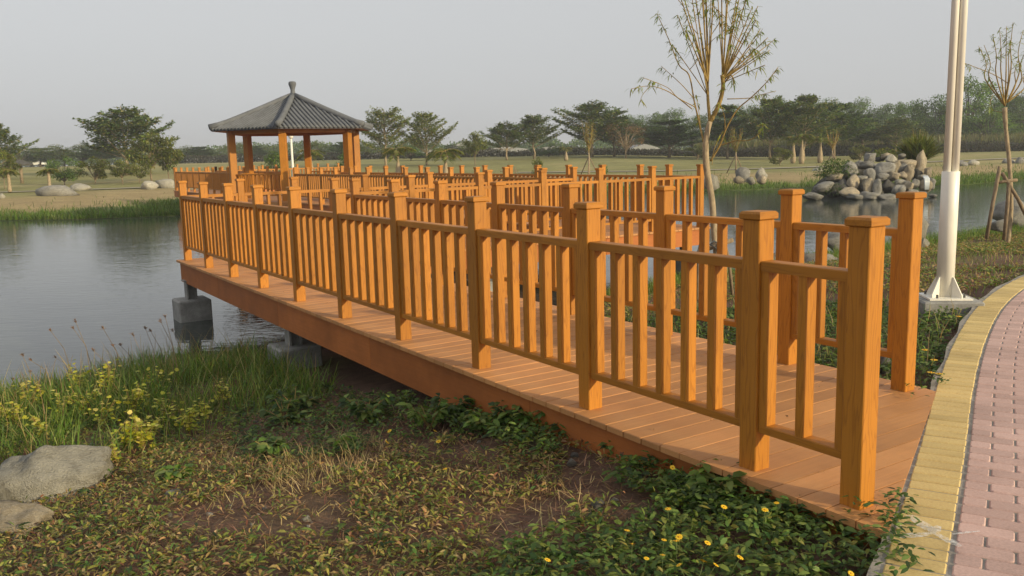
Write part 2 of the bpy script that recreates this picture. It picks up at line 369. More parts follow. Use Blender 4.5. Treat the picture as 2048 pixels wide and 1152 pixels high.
def graded(lo, flo, fhi, hi, step, grow=1.16):
    a = list(np.arange(flo, fhi, step)); s = step; v = a[-1]
    while v < hi: s *= grow; v += s; a.append(v)
    s = step; v = a[0]; b = []
    while v > lo: s *= grow; v -= s; b.append(v)
    return np.array(b[::-1] + a)
gx = graded(-1500, -7, 9, 1500, .13, 1.09); gy = graded(-40, 1.5, 15, 2600, .13, 1.045)
GX, GY = np.meshgrid(gx, gy); GD = pond_dist(GX, GY); GZ = ground_z(GX, GY)
PS = path_side(GX, GY); under = (PS > -.04) & (GY < 14) & (GD > 0) & (GY > -5); GZ = np.where(under, np.minimum(GZ, -.14), GZ)
nx, ny = len(gx), len(gy)
V = np.stack([GX, GY, GZ], -1).reshape(-1, 3)
ii = np.arange(ny - 1)[:, None] * nx + np.arange(nx - 1)[None]
Fg = np.stack([ii, ii + 1, ii + nx + 1, ii + nx], -1).reshape(-1, 4)
dd = GD.ravel(); xx = GX.ravel(); yy = GY.ravel(); farm = (yy > 30)[:, None]
nz = vnoise(xx, yy, .22, 5)[:, None]; nz2 = vnoise(xx, yy, 1.1, 9)[:, None]
soil = np.array([.17, .105, .075]); dry = np.array([.36, .275, .145]); olive = np.array([.27, .255, .105]); green = np.array([.15, .20, .05]); mud = np.array([.05, .04, .028])
c_near = soil * (1 + .25 * nz2) + (green * .8 - soil) * sstep(.1, .8, nz2) * .35
k = sstep(2.0, 4.5, dd + nz2[:, 0])[:, None]; c_far = green * (1 - k) + dry * k
k = sstep(8, 13, dd + 2 * nz[:, 0])[:, None]; lw = olive * (1 + .15 * nz) + (dry - olive) * sstep(0, .9, nz) * .6; c_far = c_far * (1 - k) + lw * k
gcol = np.where(farm, c_far, c_near); k = sstep(-.2, .35, dd)[:, None]; gcol = mud * (1 - k) + gcol * k
m, nd, ln, b = mat('ground_soil', soil, .95, .1)
at = nd.new('ShaderNodeAttribute'); at.attribute_name = 'Col'; geo = nd.new('ShaderNodeNewGeometry')
n1 = noise(nd, 6, 8, .7); n2 = noise(nd, 60, 5, .7); n3 = noise(nd, .5, 6, .6)
for n_ in (n1, n2, n3): ln.new(geo.outputs['Position'], n_.inputs['Vector'])
c = mixc(nd, ln, .55, at.outputs['Color'], n1.outputs['Fac'], 'OVERLAY'); c2 = mixc(nd, ln, .6, c.outputs[0], n2.outputs['Fac'], 'OVERLAY'); c3 = mixc(nd, ln, .45, c2.outputs[0], n3.outputs['Fac'], 'OVERLAY')
ln.new(c3.outputs[0], b.inputs['Base Color'])
a_ = nd.new('ShaderNodeMath'); a_.operation = 'ADD'; ln.new(n1.outputs['Fac'], a_.inputs[0]); ln.new(n2.outputs['Fac'], a_.inputs[1]); bump(nd, ln, a_.outputs[0], b, .7, .03)
g = link('ground', mesh('ground', V, Fg, m, np.clip(gcol, .01, 1), True)); tag(g, 'earth banks and dry lawn all around the pond', 'ground', kind='structure')

# water
m, nd, ln, b = mat('pond_water', (.050, .060, .052), .03, .5)
b.inputs['IOR'].default_value = 1.333
geo = nd.new('ShaderNodeNewGeometry'); mp = mapping(nd, ln, geo.outputs['Position'], (1.0, 2.3, 1)); n1 = noise(nd, 3.2, 3, .5, .3); ln.new(mp.outputs[0], n1.inputs['Vector'])
mp2 = mapping(nd, ln, geo.outputs['Position'], (.35, .9, 1)); n2 = noise(nd, 1.0, 3, .5); ln.new(mp2.outputs[0], n2.inputs['Vector'])
a_ = nd.new('ShaderNodeMath'); a_.operation = 'MULTIPLY_ADD'; a_.inputs[1].default_value = 1.5; ln.new(n2.outputs['Fac'], a_.inputs[0]); ln.new(n1.outputs['Fac'], a_.inputs[2])
bump(nd, ln, a_.outputs[0], b, .085, .05)
w = link('water', mesh('water', [(-72, -20, WATER_Z), (78, -20, WATER_Z), (78, 72, WATER_Z), (-72, 72, WATER_Z)], [(0, 1, 2, 3)], m)); tag(w, 'calm grey pond water reflecting the sky', 'water', kind='structure')

# ------------------------------------------------------------------ brick path
path = empty('path'); tag(path, 'curving brick path of pink pavers with a yellow brick edging', 'path', kind='structure')
U0, U1 = 1.2, float(_seg[-1]) - .3
us = np.linspace(U0, U1, 70); mb = MB(); lv = []; rv = []
for u in us:
    x, y, tx, ty = path_at(u); wob = .012 * math.sin(u * 23) + .01 * math.sin(u * 57)
    lv.append((x - ty * (.035 + wob), y + tx * (.035 + wob))); rv.append((x + ty * 3.4, y - tx * 3.4))
Vb = []; Fb = []
for (a, b2) in zip(lv, rv): Vb += [(*a, -.006), (*b2, -.006), (*a, -.16), (*b2, -.16)]
for i in range(len(us) - 1):
    o = i * 4; Fb += [(o, o + 1, o + 5, o + 4), (o + 2, o, o + 4, o + 6), (o + 1, o + 3, o + 7, o + 5)]
link('path_bed', mesh('path_bed', Vb, Fb, M_MORTAR), path)
def brick_mesh(name, l, wd, mt, r):
    """paver with a rounded rim, long side along x"""
    def ring(ins, z):
        a, b3, rr = l / 2 - ins, wd / 2 - ins, max(r - ins, .001); out = []
        for cx_, cy_, s in ((a - rr, b3 - rr, 0), (-a + rr, b3 - rr, 90), (-a + rr, -b3 + rr, 180), (a - rr, -b3 + rr, 270)):
            for k in (0, 45, 90): out.append((cx_ + rr * math.cos(R(s + k)), cy_ + rr * math.sin(R(s + k)), z))
        return out
    Vr = ring(0, -.03) + ring(0, -.005) + ring(.005, 0); n = 12
    Fr = [tuple(range(24, 36))]
    for q in (0, 12):
        for i in range(n): j = (i + 1) % n; Fr.append((q + i, q + j, q + n + j, q + n + i))
    return mesh(name, Vr, Fr, mt)
bm_y = [brick_mesh('yellow_brick', .196, .0875, M_YEL, .007), brick_mesh('yellow_brick', .20, .089, M_YEL, .006)]
bm_p = [brick_mesh('pink_brick', .1925, .0955, M_PINK, .011), brick_mesh('pink_brick', .194, .0948, M_PINK, .014)]
u = U0 + .1
while u < U1 - .1:
    x, y, tx, ty = path_at(u); a = math.atan2(-tx, ty)
    if y > 2.5: link('yellow_brick', bm_y[random.randrange(2)], path, (x + ty * .1, y - tx * .1, random.uniform(-.002, .001)), a + random.uniform(-.012, .012))
    u += .1
u = U0 + .1; i = 0; spare = MB(); npk = 0
pts = []
while u < U1 - .1:
    x, y, tx, ty = path_at(u); a = math.atan2(-tx, ty)
    for j in range(0, 15):
        off = .213 + .2 * (j + .5) - (.1 if i % 2 else 0)
        ln_ = 1.0
        if i % 2 and j == 0: off, ln_ = .213 + .05, .5
        pts.append((x + ty * off, y - tx * off, a, ln_, math.hypot(x + ty * off, y - tx * off), y - tx * off, x + ty * off))
    u += .1; i += 1
bm_h = brick_mesh('pink_brick', .092, .095, M_PINK, .011)
for (x, y, a, l_, dist, py, px_) in sorted(pts, key=lambda q: q[4]):
    vis = py > 2.6 and px_ / py < .64
    if vis and npk < 295:
        link('pink_brick', bm_h if l_ < 1 else bm_p[random.randrange(2)], path, (x, y, random.uniform(-.002, .001)), a); npk += 1
    elif py > 1.0:
        me = bm_h if l_ < 1 else bm_p[0]; c_, s_ = math.cos(a), math.sin(a)
        spare.add([(x + v.co.x * c_ - v.co.y * s_, y + v.co.x * s_ + v.co.y * c_, v.co.z) for v in me.vertices], [tuple(f.vertices) for f in me.polygons])
o = spare.build('pink_brick_field', M_PINK, path); o['kind'] = 'stuff'
# white spray-paint cross on the yellow bricks
m, nd, ln, b = mat('spray_paint', (.8, .8, .78), .7)
geo = nd.new('ShaderNodeNewGeometry'); n1 = noise(nd, 45, 4, .7); ln.new(geo.outputs['Position'], n1.inputs['Vector'])
r1 = ramp(nd, [(.30, (0, 0, 0)), (.68, (.7, .7, .7))]); ln.new(n1.outputs['Fac'], r1.inputs[0]); ln.new(r1.outputs[0], b.inputs['Alpha'])
mb = MB()
for (pa, pb_, wd) in (((1818, 1030), (1880, 1072), .028), ((1880, 1072), (1922, 1093), .022), ((1797, 1073), (1862, 1067), .022), ((1862, 1067), (1878, 1052), .022), ((1905, 1068), (1960, 1062), .008), ((1792, 1052), (1805, 1055), .02)):
    a, b4 = on_z(*pa, 0.004), on_z(*pb_, 0.004); t = unit(b4 - a); s = np.array([-t[1], t[0], 0]) * wd
    mb.add([a - s * .5, a + s * .5, (a + b4) / 2 + s, b4 + s * .4, b4 - s * .4, (a + b4) / 2 - s], [(0, 5, 2, 1), (5, 4, 3, 2)])
o = mb.build('spray_mark', m); tag(o, 'white spray paint cross on the yellow bricks by the front post', 'paint mark')

# ------------------------------------------------------------------ zigzag footbridge  (local x = t across, y = s along, z up; deck top at 0)
L_, L0, WD, SR, LR0, SC = 1.2392, .5537, 1.7411, .915, .8737, 9.982
SO = L0 + 9 * L_; T2 = WD + 6 * L_; T1_ = 6 * L_
PW, PH = .10, 1.17
ROT = AZ - math.pi / 2
bridge = empty('footbridge', (A0[0], A0[1], 0), ROT)
tag(bridge, 'orange timber zigzag footbridge with slatted railings over the pond', 'bridge')
post_me = MB().box(0, PW, 0, PW, 0, PH, c=.004).mesh('post', W_POST)
def cap_mesh():
    mb = MB(); o = .011; c0, c1 = -o, PW + o
    def sq(i, z): return [(c0 + i, c0 + i, z), (c1 - i, c0 + i, z), (c1 - i, c1 - i, z), (c0 + i, c1 - i, z)]
    Vc = sq(.004, 0) + sq(0, .004) + sq(0, .026) + sq(.009, .036)
    Fc = [(3, 2, 1, 0), (12, 13, 14, 15)]
    for l in (0, 4, 8):
        for i in range(4): j = (i + 1) % 4; Fc.append((l + i, l + j, l + 4 + j, l + 4 + i))
    return mesh('post_cap', Vc, Fc, W_RAILX)
cap_me = cap_mesh()
BZ0, BZ1, HZ0, HZ1 = .188, .226, .94, .985
bal_y = MB().box(-.035, .035, -.022, .022, 0, HZ0 - BZ1 + .004, c=.003).mesh('baluster', W_POST)   # in a rail that runs along s
bal_x = MB().box(-.022, .022, -.035, .035, 0, HZ0 - BZ1 + .004, c=.003).mesh('baluster', W_POST)   # in a rail that runs along t
count_bal = [0]
def railing(label, axis, fixed, pos, own=None, single=True, parent=None, zoff=0.0, n_full=5):
    """posts at pos along the axis (their near corner), rails and balusters between them"""
    r = empty('railing', (0, 0, zoff), 0, parent or bridge); r['label'] = label
    own = own or [True] * len(pos)
    for q, ok in zip(pos, own):
        if ok:
            p_ = (fixed, q, 0) if axis == 'y' else (q, fixed, 0)
            link('post', post_me, r, p_); link('post_cap', cap_me, r, (p_[0], p_[1], PH))
    far = MB()
    for a, b in zip(pos[:-1], pos[1:]):
        e0, e1 = a + PW, b
        for nm, z0, z1, ww in (('handrail', HZ0, HZ1, .04), ('bottom_rail', BZ0, BZ1, .036)):
            c = fixed + .05
            mb = MB()
            if axis == 'y': mb.box(-ww, ww, 0, e1 - e0, 0, z1 - z0, c=.004); mb.build(nm, W_RAILY, r, loc=(c, e0, z0))
            else: mb.box(0, e1 - e0, -ww, ww, 0, z1 - z0, c=.004); mb.build(nm, W_RAILX, r, loc=(e0, c, z0))
        gap = e1 - e0 - .044; n = max(1, round((gap / (L_ - PW - .044)) * 6)) - 1
        if gap < .55: n = 1
        for k in range(n + 2):
            q = e0 + .0225 + gap * k / (n + 1); c = fixed + .05
            p_ = (c, q, BZ1 - .002) if axis == 'y' else (q, c, BZ1 - .002)
            me = bal_y if axis == 'y' else bal_x
            if single and count_bal[0] < 300: link('baluster', me, r, p_); count_bal[0] += 1
            else: far.add([(v.co.x + p_[0], v.co.y + p_[1], v.co.z + p_[2]) for v in me.vertices], [tuple(f.vertices) for f in me.polygons])
    if far.V: o = far.build('baluster_row', W_POST, r); o['kind'] = 'stuff'
    return r
sA = [0] + [L0 + L_ * i for i in range(10)]
sR = [SR] + [SR + LR0 + L_ * i for i in range(7)] + [SC]
railing('near railing on the shaded pond side of the first run', 'y', 0.0, sA)
railing('second railing, on the bank side of the first run', 'y', WD, sR, [True] * 8 + [False])
railing('sunlit near railing of the cross run', 'x', SC, [WD + L_ * i for i in range(7)])
railing('far railing of the cross run', 'x', SO, [0, WD / 2, WD] + [WD + L_ * i for i in range(1, 5)] + [T1_], [False] + [True] * 7)
railing('near railing of the run that leads to the pavilion', 'y', T1_, [SO + L_ * i for i in range(14)], [False] + [True] * 13)
railing('far railing of the run that leads to the pavilion', 'y', T2, [SC, (SC + SO) / 2, SO] + [SO + L_ * i for i in range(1, 14)], [False] + [True] * 15, single=False)
SE0, SE1 = 33.9, 46.2
nE = 10; sE = [SE0 + (SE1 - SE0) * i / nE for i in range(nE + 1)]
railing('near railing of the last run behind the pavilion', 'y', T1_, sE, single=False)
railing('far railing of the last run behind the pavilion', 'y', T2, sE[:-1], single=False)
tF = [T2 + L_ * i for i in range(0, 7)]
railing('near railing of the farthest cross run', 'x', sE[-2], tF, single=False)
railing('far railing of the farthest cross run', 'x', SE1 + .3, [T1_] + tF, single=False)
# decks: planks lie across each run
PT, PITCH_P = .032, .143
deckA = empty('deck', (0, 0, 0), 0, bridge); deckA['label'] = 'deck of the first run, cut slantwise at the path'
t0, t1 = -.095, WD + .19; END = SO + .20
def skew_t(s): return (s + .19) / .5 - .1
s = -.19; nA = 0
flat = {}
while s < END:
    e = min(s + PITCH_P - .006, END)
    ta, tb = min(t1, skew_t(s)), min(t1, skew_t(e))
    if tb > t0 + .02:
        ta = max(ta, t0 + .004); z1 = random.uniform(-.0012, .0)
        if tb >= t1 and ta >= t1:
            me = flat.get('A')
            if me is None or e - s < .13: me = MB().box(t0, t1, 0, e - s, -PT, 0, c=.004).mesh('plank', W_PLX)
            if e - s > .13: flat['A'] = me
            link('plank', me, deckA, (0, s, z1))
        else:
            Vp = [(t0, 0, -PT), (ta, 0, -PT), (tb, e - s, -PT), (t0, e - s, -PT)]; Vp += [(x, y, 0) for x, y, _ in Vp]
            MB().add(Vp, box_geo(0, 1, 0, 1, 0, 1)[1]).build('plank', W_PLX, deckA, loc=(0, s, z1))
    s += PITCH_P
deckB = empty('deck', (0, 0, 0), 0, bridge); deckB['label'] = 'deck of the cross run'
s0b, s1b = SC - .095, SO + .20; t = t1 + .006
meB = MB().box(0, PITCH_P - .006, s0b, s1b, -PT, 0, c=.004).mesh('plank', W_PLY)
TB1 = T2 + .20
while t < TB1:
    if t + PITCH_P > TB1: MB().box(0, TB1 - t, s0b, s1b, -PT, 0).build('plank', W_PLY, deckB, loc=(t, 0, 0))
    else: link('plank', meB, deckB, (t, 0, random.uniform(-.0012, 0)))
    t += PITCH_P
deckC = empty('deck', (0, 0, 0), 0, bridge); deckC['label'] = 'deck of the run that leads to the pavilion'
meC = MB().box(T1_ - .095, T2 + .195, 0, PITCH_P - .006, -PT, 0).mesh('plank', W_PLX); s = s1b + .006; far = MB(); nC = 0
while s < SE1 + .4:
    if not (28.3 < s < 32.8):
        if nC < 70: link('plank', meC, deckC, (0, s, 0)); nC += 1
        else: far.box(T1_ - .095, T2 + .195, s, s + PITCH_P - .006, -PT, 0)
    s += PITCH_P
t = T2 + .2
while t < tF[-1] + .2: far.box(t, t + PITCH_P - .006, sE[-2] - .1, SE1 + .5, -PT, 0); t += PITCH_P
o = far.build('plank_field', W_PLX, deckC); o['kind'] = 'stuff'
# fascia boards below the plank ends
FZ0, FZ1 = -.335, -PT - .002
def fascia(axis, fixed, a, b, thick=.03, step=2.46):
    q = a
    while q < b - .05:
        e = min(q + step, b) - .003
        if axis == 'y': MB().box(fixed, fixed + thick, 0, e - q, FZ0, FZ1, c=.003).build('fascia_board', W_FASY, bridge, loc=(0, q, random.uniform(-.002, .001)))
        else: MB().box(0, e - q, fixed, fixed + thick, FZ0, FZ1, c=.003).build('fascia_board', W_FASX, bridge, loc=(q, 0, random.uniform(-.002, .001)))
        q += step
fascia('y', t0 + .045, -.12, SO + .16); fascia('y', t1 - .075, .95, SC - .08)
fascia('x', SC - .05, t1 - .04, T2 + .15); fascia('x', SO + .13, t0 + .08, T1_ - .06); fascia('y', T2 + .12, SC - .02, 28.2); fascia('y', T1_ - .05, SO + .17, 28.2)
fascia('y', T1_ - .05, 33.6, SE1 + .4); fascia('x', sE[-2] - .06, T2 + .1, tF[-1] + .2)
# joists
mb = MB()
for tt in (.35, .9, 1.45): mb.box(tt, tt + .08, .9, SO, -.25, -PT - .003)
mb.build('joist', M_STEEL, bridge)
# piers: steel column on a concrete footing
def pier(t, s, blk=.24, zt=-.58):
    p_ = empty('pier', (t, s, 0), 0, bridge)
    mb = MB(); mb.box(-.075, .075, -.012, .012, zt, -.30); mb.box(-.075, -.05, -.08, .08, zt, -.30); mb.box(.05, .075, -.08, .08, zt, -.30); mb.box(-.11, .11, -.1, .1, -.303, -.29)
    mb.build('column', M_CONC, p_)
    MB().box(-blk, blk, -blk, blk, -1.9, zt, c=.02).build('footing', M_CONC, p_)
for (t, s) in ((.02, 11.62), (.14, 7.35), (1.7, 11.62), (1.7, 7.35), (4.4, 11.62), (4.4, 10.2), (7.6, 11.62), (9.1, 10.3), (9.1, 14.6), (7.6, 14.6), (7.6, 18.5), (9.1, 18.5), (7.6, 22.4), (9.1, 22.4), (7.6, 26.3), (9.1, 26.3), (7.6, 36), (7.6, 40), (7.6, 44), (9.1, 37), (9.1, 43), (13, 45.4), (16, 45.4)): pier(t, s)

# ------------------------------------------------------------------ hexagonal pavilion
TG, SG, RC, RR = 8.54, 30.6, 2.44, 3.14
def loc2w(t, s): q = A0 + NV * t + DV * s; return q
gw = loc2w(TG, SG)
gaz = empty('pavilion', (gw[0], gw[1], 0), ROT); tag(gaz, 'hexagonal orange pavilion with grey tiled pyramid roof on the footbridge', 'pavilion')
def hexp(r, k, off=0): a = R(60 * k + off); return (r * math.cos(a), r * math.sin(a))
mb = MB(); Vh = [(*hexp(3.35, k), .008) for k in range(6)] + [(*hexp(3.35, k), -.34) for k in range(6)]
mb.add(Vh, [tuple(range(6)), tuple(reversed(range(6, 12)))] + [(k + 6, (k + 1) % 6 + 6, (k + 1) % 6, k) for k in range(6)]); mb.build('platform', W_PLX, gaz)
EZ, AZ_, = 2.60, 3.86
col_me = MB().box(-.125, .125, -.125, .125, 0, EZ + .02, c=.012).mesh('column', W_POST)
for k in range(6):
    x, y = hexp(RC, k); link('column', col_me, gaz, (x, y, .008), R(60 * k))
for k in range(6):                       # eave beams
    a, b = Vector((*hexp(RC, k), EZ - .02)), Vector((*hexp(RC, k + 1), EZ - .02)); mid = (a + b) / 2; dl = (b - a).length
    MB().box(-dl / 2, dl / 2, -.07, .07, -.16, .06).build('eave_beam', W_RAILX, gaz, loc=mid, rz=math.atan2(b.y - a.y, b.x - a.x))
for (x, y) in [hexp(3.15, k) for k in range(0, 6)]:
    MB().box(-.12, .12, -.12, .12, -1.7, -.3).build('footing', M_CONC, gaz, loc=(x * .9, y * .9, 0))
roof = empty('roof', (0, 0, 0), 0, gaz)
def roof_z(r):                            # r = distance along a hip as a share of RR; the slope eases towards the eave
    return EZ + (AZ_ - EZ) * (1 - r) * (1 - .10 * r) - 0.0
N_R = 8; Vr = []; Fr = []
for i in range(N_R + 1):
    for k in range(6):
        q = .02 + .98 * i / N_R; x, y = hexp(RR * q, k); Vr.append((x, y, roof_z(q)))
o = len(Vr)
for k in range(6): x, y = hexp(RR - .03, k); Vr.append((x, y, EZ - .06))
Vr.append((0, 0, EZ + .25)); 
for i in range(N_R):
    for k in range(6): Fr.append((i * 6 + k, (i + 1) * 6 + k, (i + 1) * 6 + (k + 1) % 6, i * 6 + (k + 1) % 6))
for k in range(6):
    Fr.append((N_R * 6 + k, o + k, o + (k + 1) % 6, N_R * 6 + (k + 1) % 6)); Fr.append((o + k, o + 6, o + (k + 1) % 6))
me = mesh('roof_shell', Vr, Fr, M_TILE); me.materials.append(W_RAILX)
for pgn in me.polygons:
    if o + 6 in pgn.vertices: pgn.material_index = 1
link('roof_shell', me, roof)
for k in range(6):                        # round tile rows running down each face
    a0 = R(60 * k + 30); nx_, ny_ = math.cos(a0), math.sin(a0); tx_, ty_ = -ny_, nx_; apo = RR * math.cos(R(30)); n = 19
    for j in range(n):
        off = ((j + .5) / n - .5) * RR; q0 = min(.97, abs(off) / (RR / 2) + .02)
        pts = []
        for i in range(6):
            q = q0 + (1.012 - q0) * i / 5; pts.append((nx_ * apo * q + tx_ * off, ny_ * apo * q + ty_ * off, roof_z(q) + .012))
        MB().tube(pts, .05, 7).build('tile_row', M_TILE, roof, smooth=True)
        # tile laps
for k in range(6):
    pts = []
    for i in range(10):
        q = .03 + .985 * i / 9; x, y = hexp(RR * q, k); pts.append((x, y, roof_z(q) + .06 + (.05 * max(0, q - .85) / .15)))
    MB().tube(pts, [.09] + [.105] * 8 + [.115], 9).build('hip_ridge', M_TILE, roof, smooth=True)
prof = [(.0, -.12), (.17, -.12), (.17, .02), (.11, .06), (.085, .10), (.10, .14), (.085, .17), (.08, .26), (.115, .38), (.145, .46), (.14, .53), (.11, .565), (.06, .575), (0, .577)]
Vf = []; Ff = []; n = 14
for r_, z_ in prof:
    for k in range(n): Vf.append((r_ * math.cos(2 * math.pi * k / n), r_ * math.sin(2 * math.pi * k / n), AZ_ - .04 + z_))
for i in range(len(prof) - 1):
    for k in range(n): Ff.append((i * n + k, i * n + (k + 1) % n, (i + 1) * n + (k + 1) % n, (i + 1) * n + k))
link('finial', mesh('finial', Vf, Ff, M_TILE, None, True), roof)
for k in (0, 2, 3, 5):                    # railings between the columns, open where the runs come in
    a, b = np.array(hexp(RC, k)), np.array(hexp(RC, k + 1)); dl = np.linalg.norm(b - a); an = math.atan2(b[1] - a[1], b[0] - a[0])
    g_ = empty('railing', (a[0], a[1], .008), an, gaz)
    MB().box(.15, dl - .15, -.04, .04, HZ0, HZ1).build('handrail', W_RAILX, g_); MB().box(.15, dl - .15, -.036, .036, BZ0, BZ1).build('bottom_rail', W_RAILX, g_)
    for i in range(11):
        link('baluster', bal_x, g_, (.28 + (dl - .56) * i / 10, 0, BZ1 - .002))

# ------------------------------------------------------------------ boulders
def rock_geo(seed, sub=3, cuts=18, rough=.075, flat=.0):
    r = np.random.default_rng(seed); bm = bmesh.new(); bmesh.ops.create_icosphere(bm, subdivisions=sub, radius=1.0)
    D = np.array([v.co for v in bm.verts]); Fr = [[v.index for v in f.verts] for f in bm.faces]; bm.free()
    D = unit(D); rad = np.full(len(D), 1.0)
    for _ in range(cuts):
        n_ = unit(r.normal(size=3)); h = r.uniform(.55, .88); dp = D @ n_
        rad = np.minimum(rad, np.where(dp > .05, h / np.maximum(dp, .05), 9))
    a = r.uniform(0, 6.28, (7, 3)); f = r.normal(size=(7, 3)) * 3.4
    nzv = sum(np.sin(D @ f[i] * (1 + .5 * i) + a[i, 0]) / (1 + .6 * i) for i in range(7))
    P = D * (rad * (1 + rough * nzv))[:, None]
    P /= np.abs(P).max(0)
    return P, Fr
_rk = {}
def rock_mesh(seed, mt, sub=3):
    key = (seed, mt.name, sub)
    if key not in _rk: P, Fr = rock_geo(seed, sub); _rk[key] = mesh('stone', P, Fr, mt, None, True)
    return _rk[key]
def rock(label, centre, size, mt, seed, rz=0.0, tilt=(0, 0), name='boulder', parent=None, sub=3, group=None):
    o = link(name, rock_mesh(seed, mt, sub), parent, centre); o.scale = tuple(size); o.rotation_euler = (tilt[0], tilt[1], rz)
    if label: tag(o, label, 'rock', group)
    return o
def rock_px(label, x, ybase, wpx, hpx, mt, seed, z=None, depth_ratio=.8, rz=0.0, D=None, sink=.25, tilt=(0, 0), name='boulder', sub=3, group=None):
    """boulder from its outline in the photo: base pixel on the ground, width and height in pixels"""
    if D is None:
        p_ = on_z(x, ybase, -.5)
        for _ in range(12): p_ = on_z(x, ybase, gz(p_[0], p_[1]) if z is None else z)
    else: p_ = at_depth(x, ybase, D)
    k = p_[1] / F_PX; w_, h_ = wpx * k, hpx * k
    c = (p_[0], p_[1] + w_ * depth_ratio * .35, p_[2] + h_ * (.5 - sink * .5))
    return rock(label, c, (w_ / 2, w_ * depth_ratio / 2, h_ * (1 + sink) / 2), mt, seed, rz, tilt, name, None, sub, group)
# foreground, left
rock_px('big pale tan angular boulder at the left edge beside the yellow weeds', 58, 1008, 262, 124, M_ST_PALE, 24, rz=.25, sub=4, sink=.75, depth_ratio=.8)
rock_px('small pale boulder cut off by the left edge beside the big tan one', -22, 1030, 70, 78, M_ST_PALE, 5, sub=4, sink=.6)
rock_px('low flat pale boulder below the big tan one at the left edge', 22, 1072, 165, 50, M_ST_TAN, 8, sub=4, sink=.9)
# small stones lying in the ground cover
for i, (x, y, w_, h_, mt, lb) in enumerate([(343, 998, 44, 17, M_ST_GREY, 'flat grey stone lying in the weeds right of the tan boulder'), (1143, 934, 26, 17, M_ST_PALE, 'pale tan stone in the ground cover below the bridge edge'),
        (1198, 1020, 34, 20, M_ST_GREY, 'grey angular stone in the litter left of the leafy herb'), (1228, 1010, 22, 14, M_ST_PALE, 'small white stone next to the grey angular one'), (1150, 915, 18, 9, M_ST_GREY, 'little grey pebble above the pale tan stone'),
        (1123, 918, 20, 10, M_ST_DARK, 'dark pebble above the pale tan stone'), (1071, 893, 28, 14, M_ST_TAN, 'tan stone half buried under the bridge edge'), (958, 888, 12, 7, M_ST_PALE, 'tiny white pebble in the ground cover'), (339, 1036, 12, 12, M_ST_PALE, 'tiny upright white pebble on bare soil'),
        (243, 1037, 14, 8, M_ST_GREY, 'tiny grey pebble on bare soil'), (612, 1046, 22, 14, M_ST_PALE, 'small pale stone on bare soil at the bottom'), (32, 1085, 24, 18, M_ST_GREY, 'grey stone below the flat pale boulder'), (1772, 748, 34, 38, M_ST_GREY, 'rounded grey stone behind the end post beside the path')]):
    rock_px(lb, x, y, w_, h_, mt, 30 + i, name='small_stone', sub=2, sink=.3)
# right bank by the water
rock_px('dark grey boulder at the water seen through the second railing', 1677, 503, 50, 42, M_ST_GREY, 41, z=-.85)
rock_px('flat pale boulder in front of the dark grey one on the right bank', 1648, 540, 78, 36, M_ST_PALE, 42, z=-.72)
rock_px('second flat pale boulder left on the right bank', 1560, 532, 44, 30, M_ST_PALE, 43, z=-.8)
rock_px('tall pale rock standing behind the far end post', 1838, 482, 46, 58, M_ST_PALE, 44, z=-.75)
rock_px('small pale rock at the foot of the tall one behind the end post', 1850, 497, 22, 20, M_ST_PALE, 45, z=-.6)
rock_px('large grey boulder behind the staked sapling at the right edge', 2040, 450, 80, 58, M_ST_GREY, 46, z=-.7)
rock_px('low grey boulder below the large one behind the staked sapling', 2010, 462, 50, 24, M_ST_GREY, 47, z=-.65)
# far banks
for i, (x, y, w_, h_, mt, lb) in enumerate([(99, 392, 78, 22, M_ST_GREY, 'long dark grey boulder on the far left bank'), (154, 382, 50, 15, M_ST_PALE, 'pale flat boulder beside the dark one on the far left bank'),
        (294, 379, 38, 22, M_ST_PALE, 'pale boulder with shaded left side near the bridge end on the far left bank'), (331, 378, 42, 24, M_ST_PALE, 'pale boulder right against the bridge on the far left bank'), (2, 397, 14, 12, M_ST_PALE, 'pale stone at the left edge of the far bank'),
        (1424, 374, 36, 26, M_ST_PALE, 'half-round pale boulder behind the young willow trunk'), (1490, 360, 34, 26, M_ST_GREY, 'grey boulder topping the cluster on the far right bank'), (1524, 358, 26, 24, M_ST_PALE, 'tall pale boulder in the cluster on the far right bank'),
        (1478, 364, 24, 12, M_ST_TAN, 'small tan boulder at the left foot of the cluster'), (1503, 366, 20, 14, M_ST_PALE, 'small pale boulder in the middle foot of the cluster'), (1527, 364, 24, 16, M_ST_TAN, 'tan boulder at the right foot of the cluster'),
        (1560, 356, 34, 13, M_ST_PALE, 'flat pale boulder right of the cluster'), (1582, 356, 22, 10, M_ST_TAN, 'flat tan boulder right of the flat pale one'), (1640, 346, 26, 12, M_ST_PALE, 'pale boulder left of the rock fall on the bank'), (1630, 350, 28, 8, M_ST_GREY, 'flat grey stone under the pale boulder left of the rock fall'),
        (1926, 332, 30, 12, M_ST_GREY, 'grey flat boulder right of the lamp post on the far bank'), (1950, 331, 24, 12, M_ST_PALE, 'pale boulder right of the grey flat one on the far bank'), (1935, 338, 22, 8, M_ST_TAN, 'little tan stone in front of the two beyond the lamp post'),
        (2022, 330, 32, 14, M_ST_GREY, 'grey boulder behind the sapling trunk on the far bank'), (2044, 328, 20, 16, M_ST_GREY, 'grey boulder at the right edge of the far bank')]):
    rock_px(lb, x, y, w_, h_, mt, 60 + i, sub=2, sink=.35, group='boulders on the far bank')

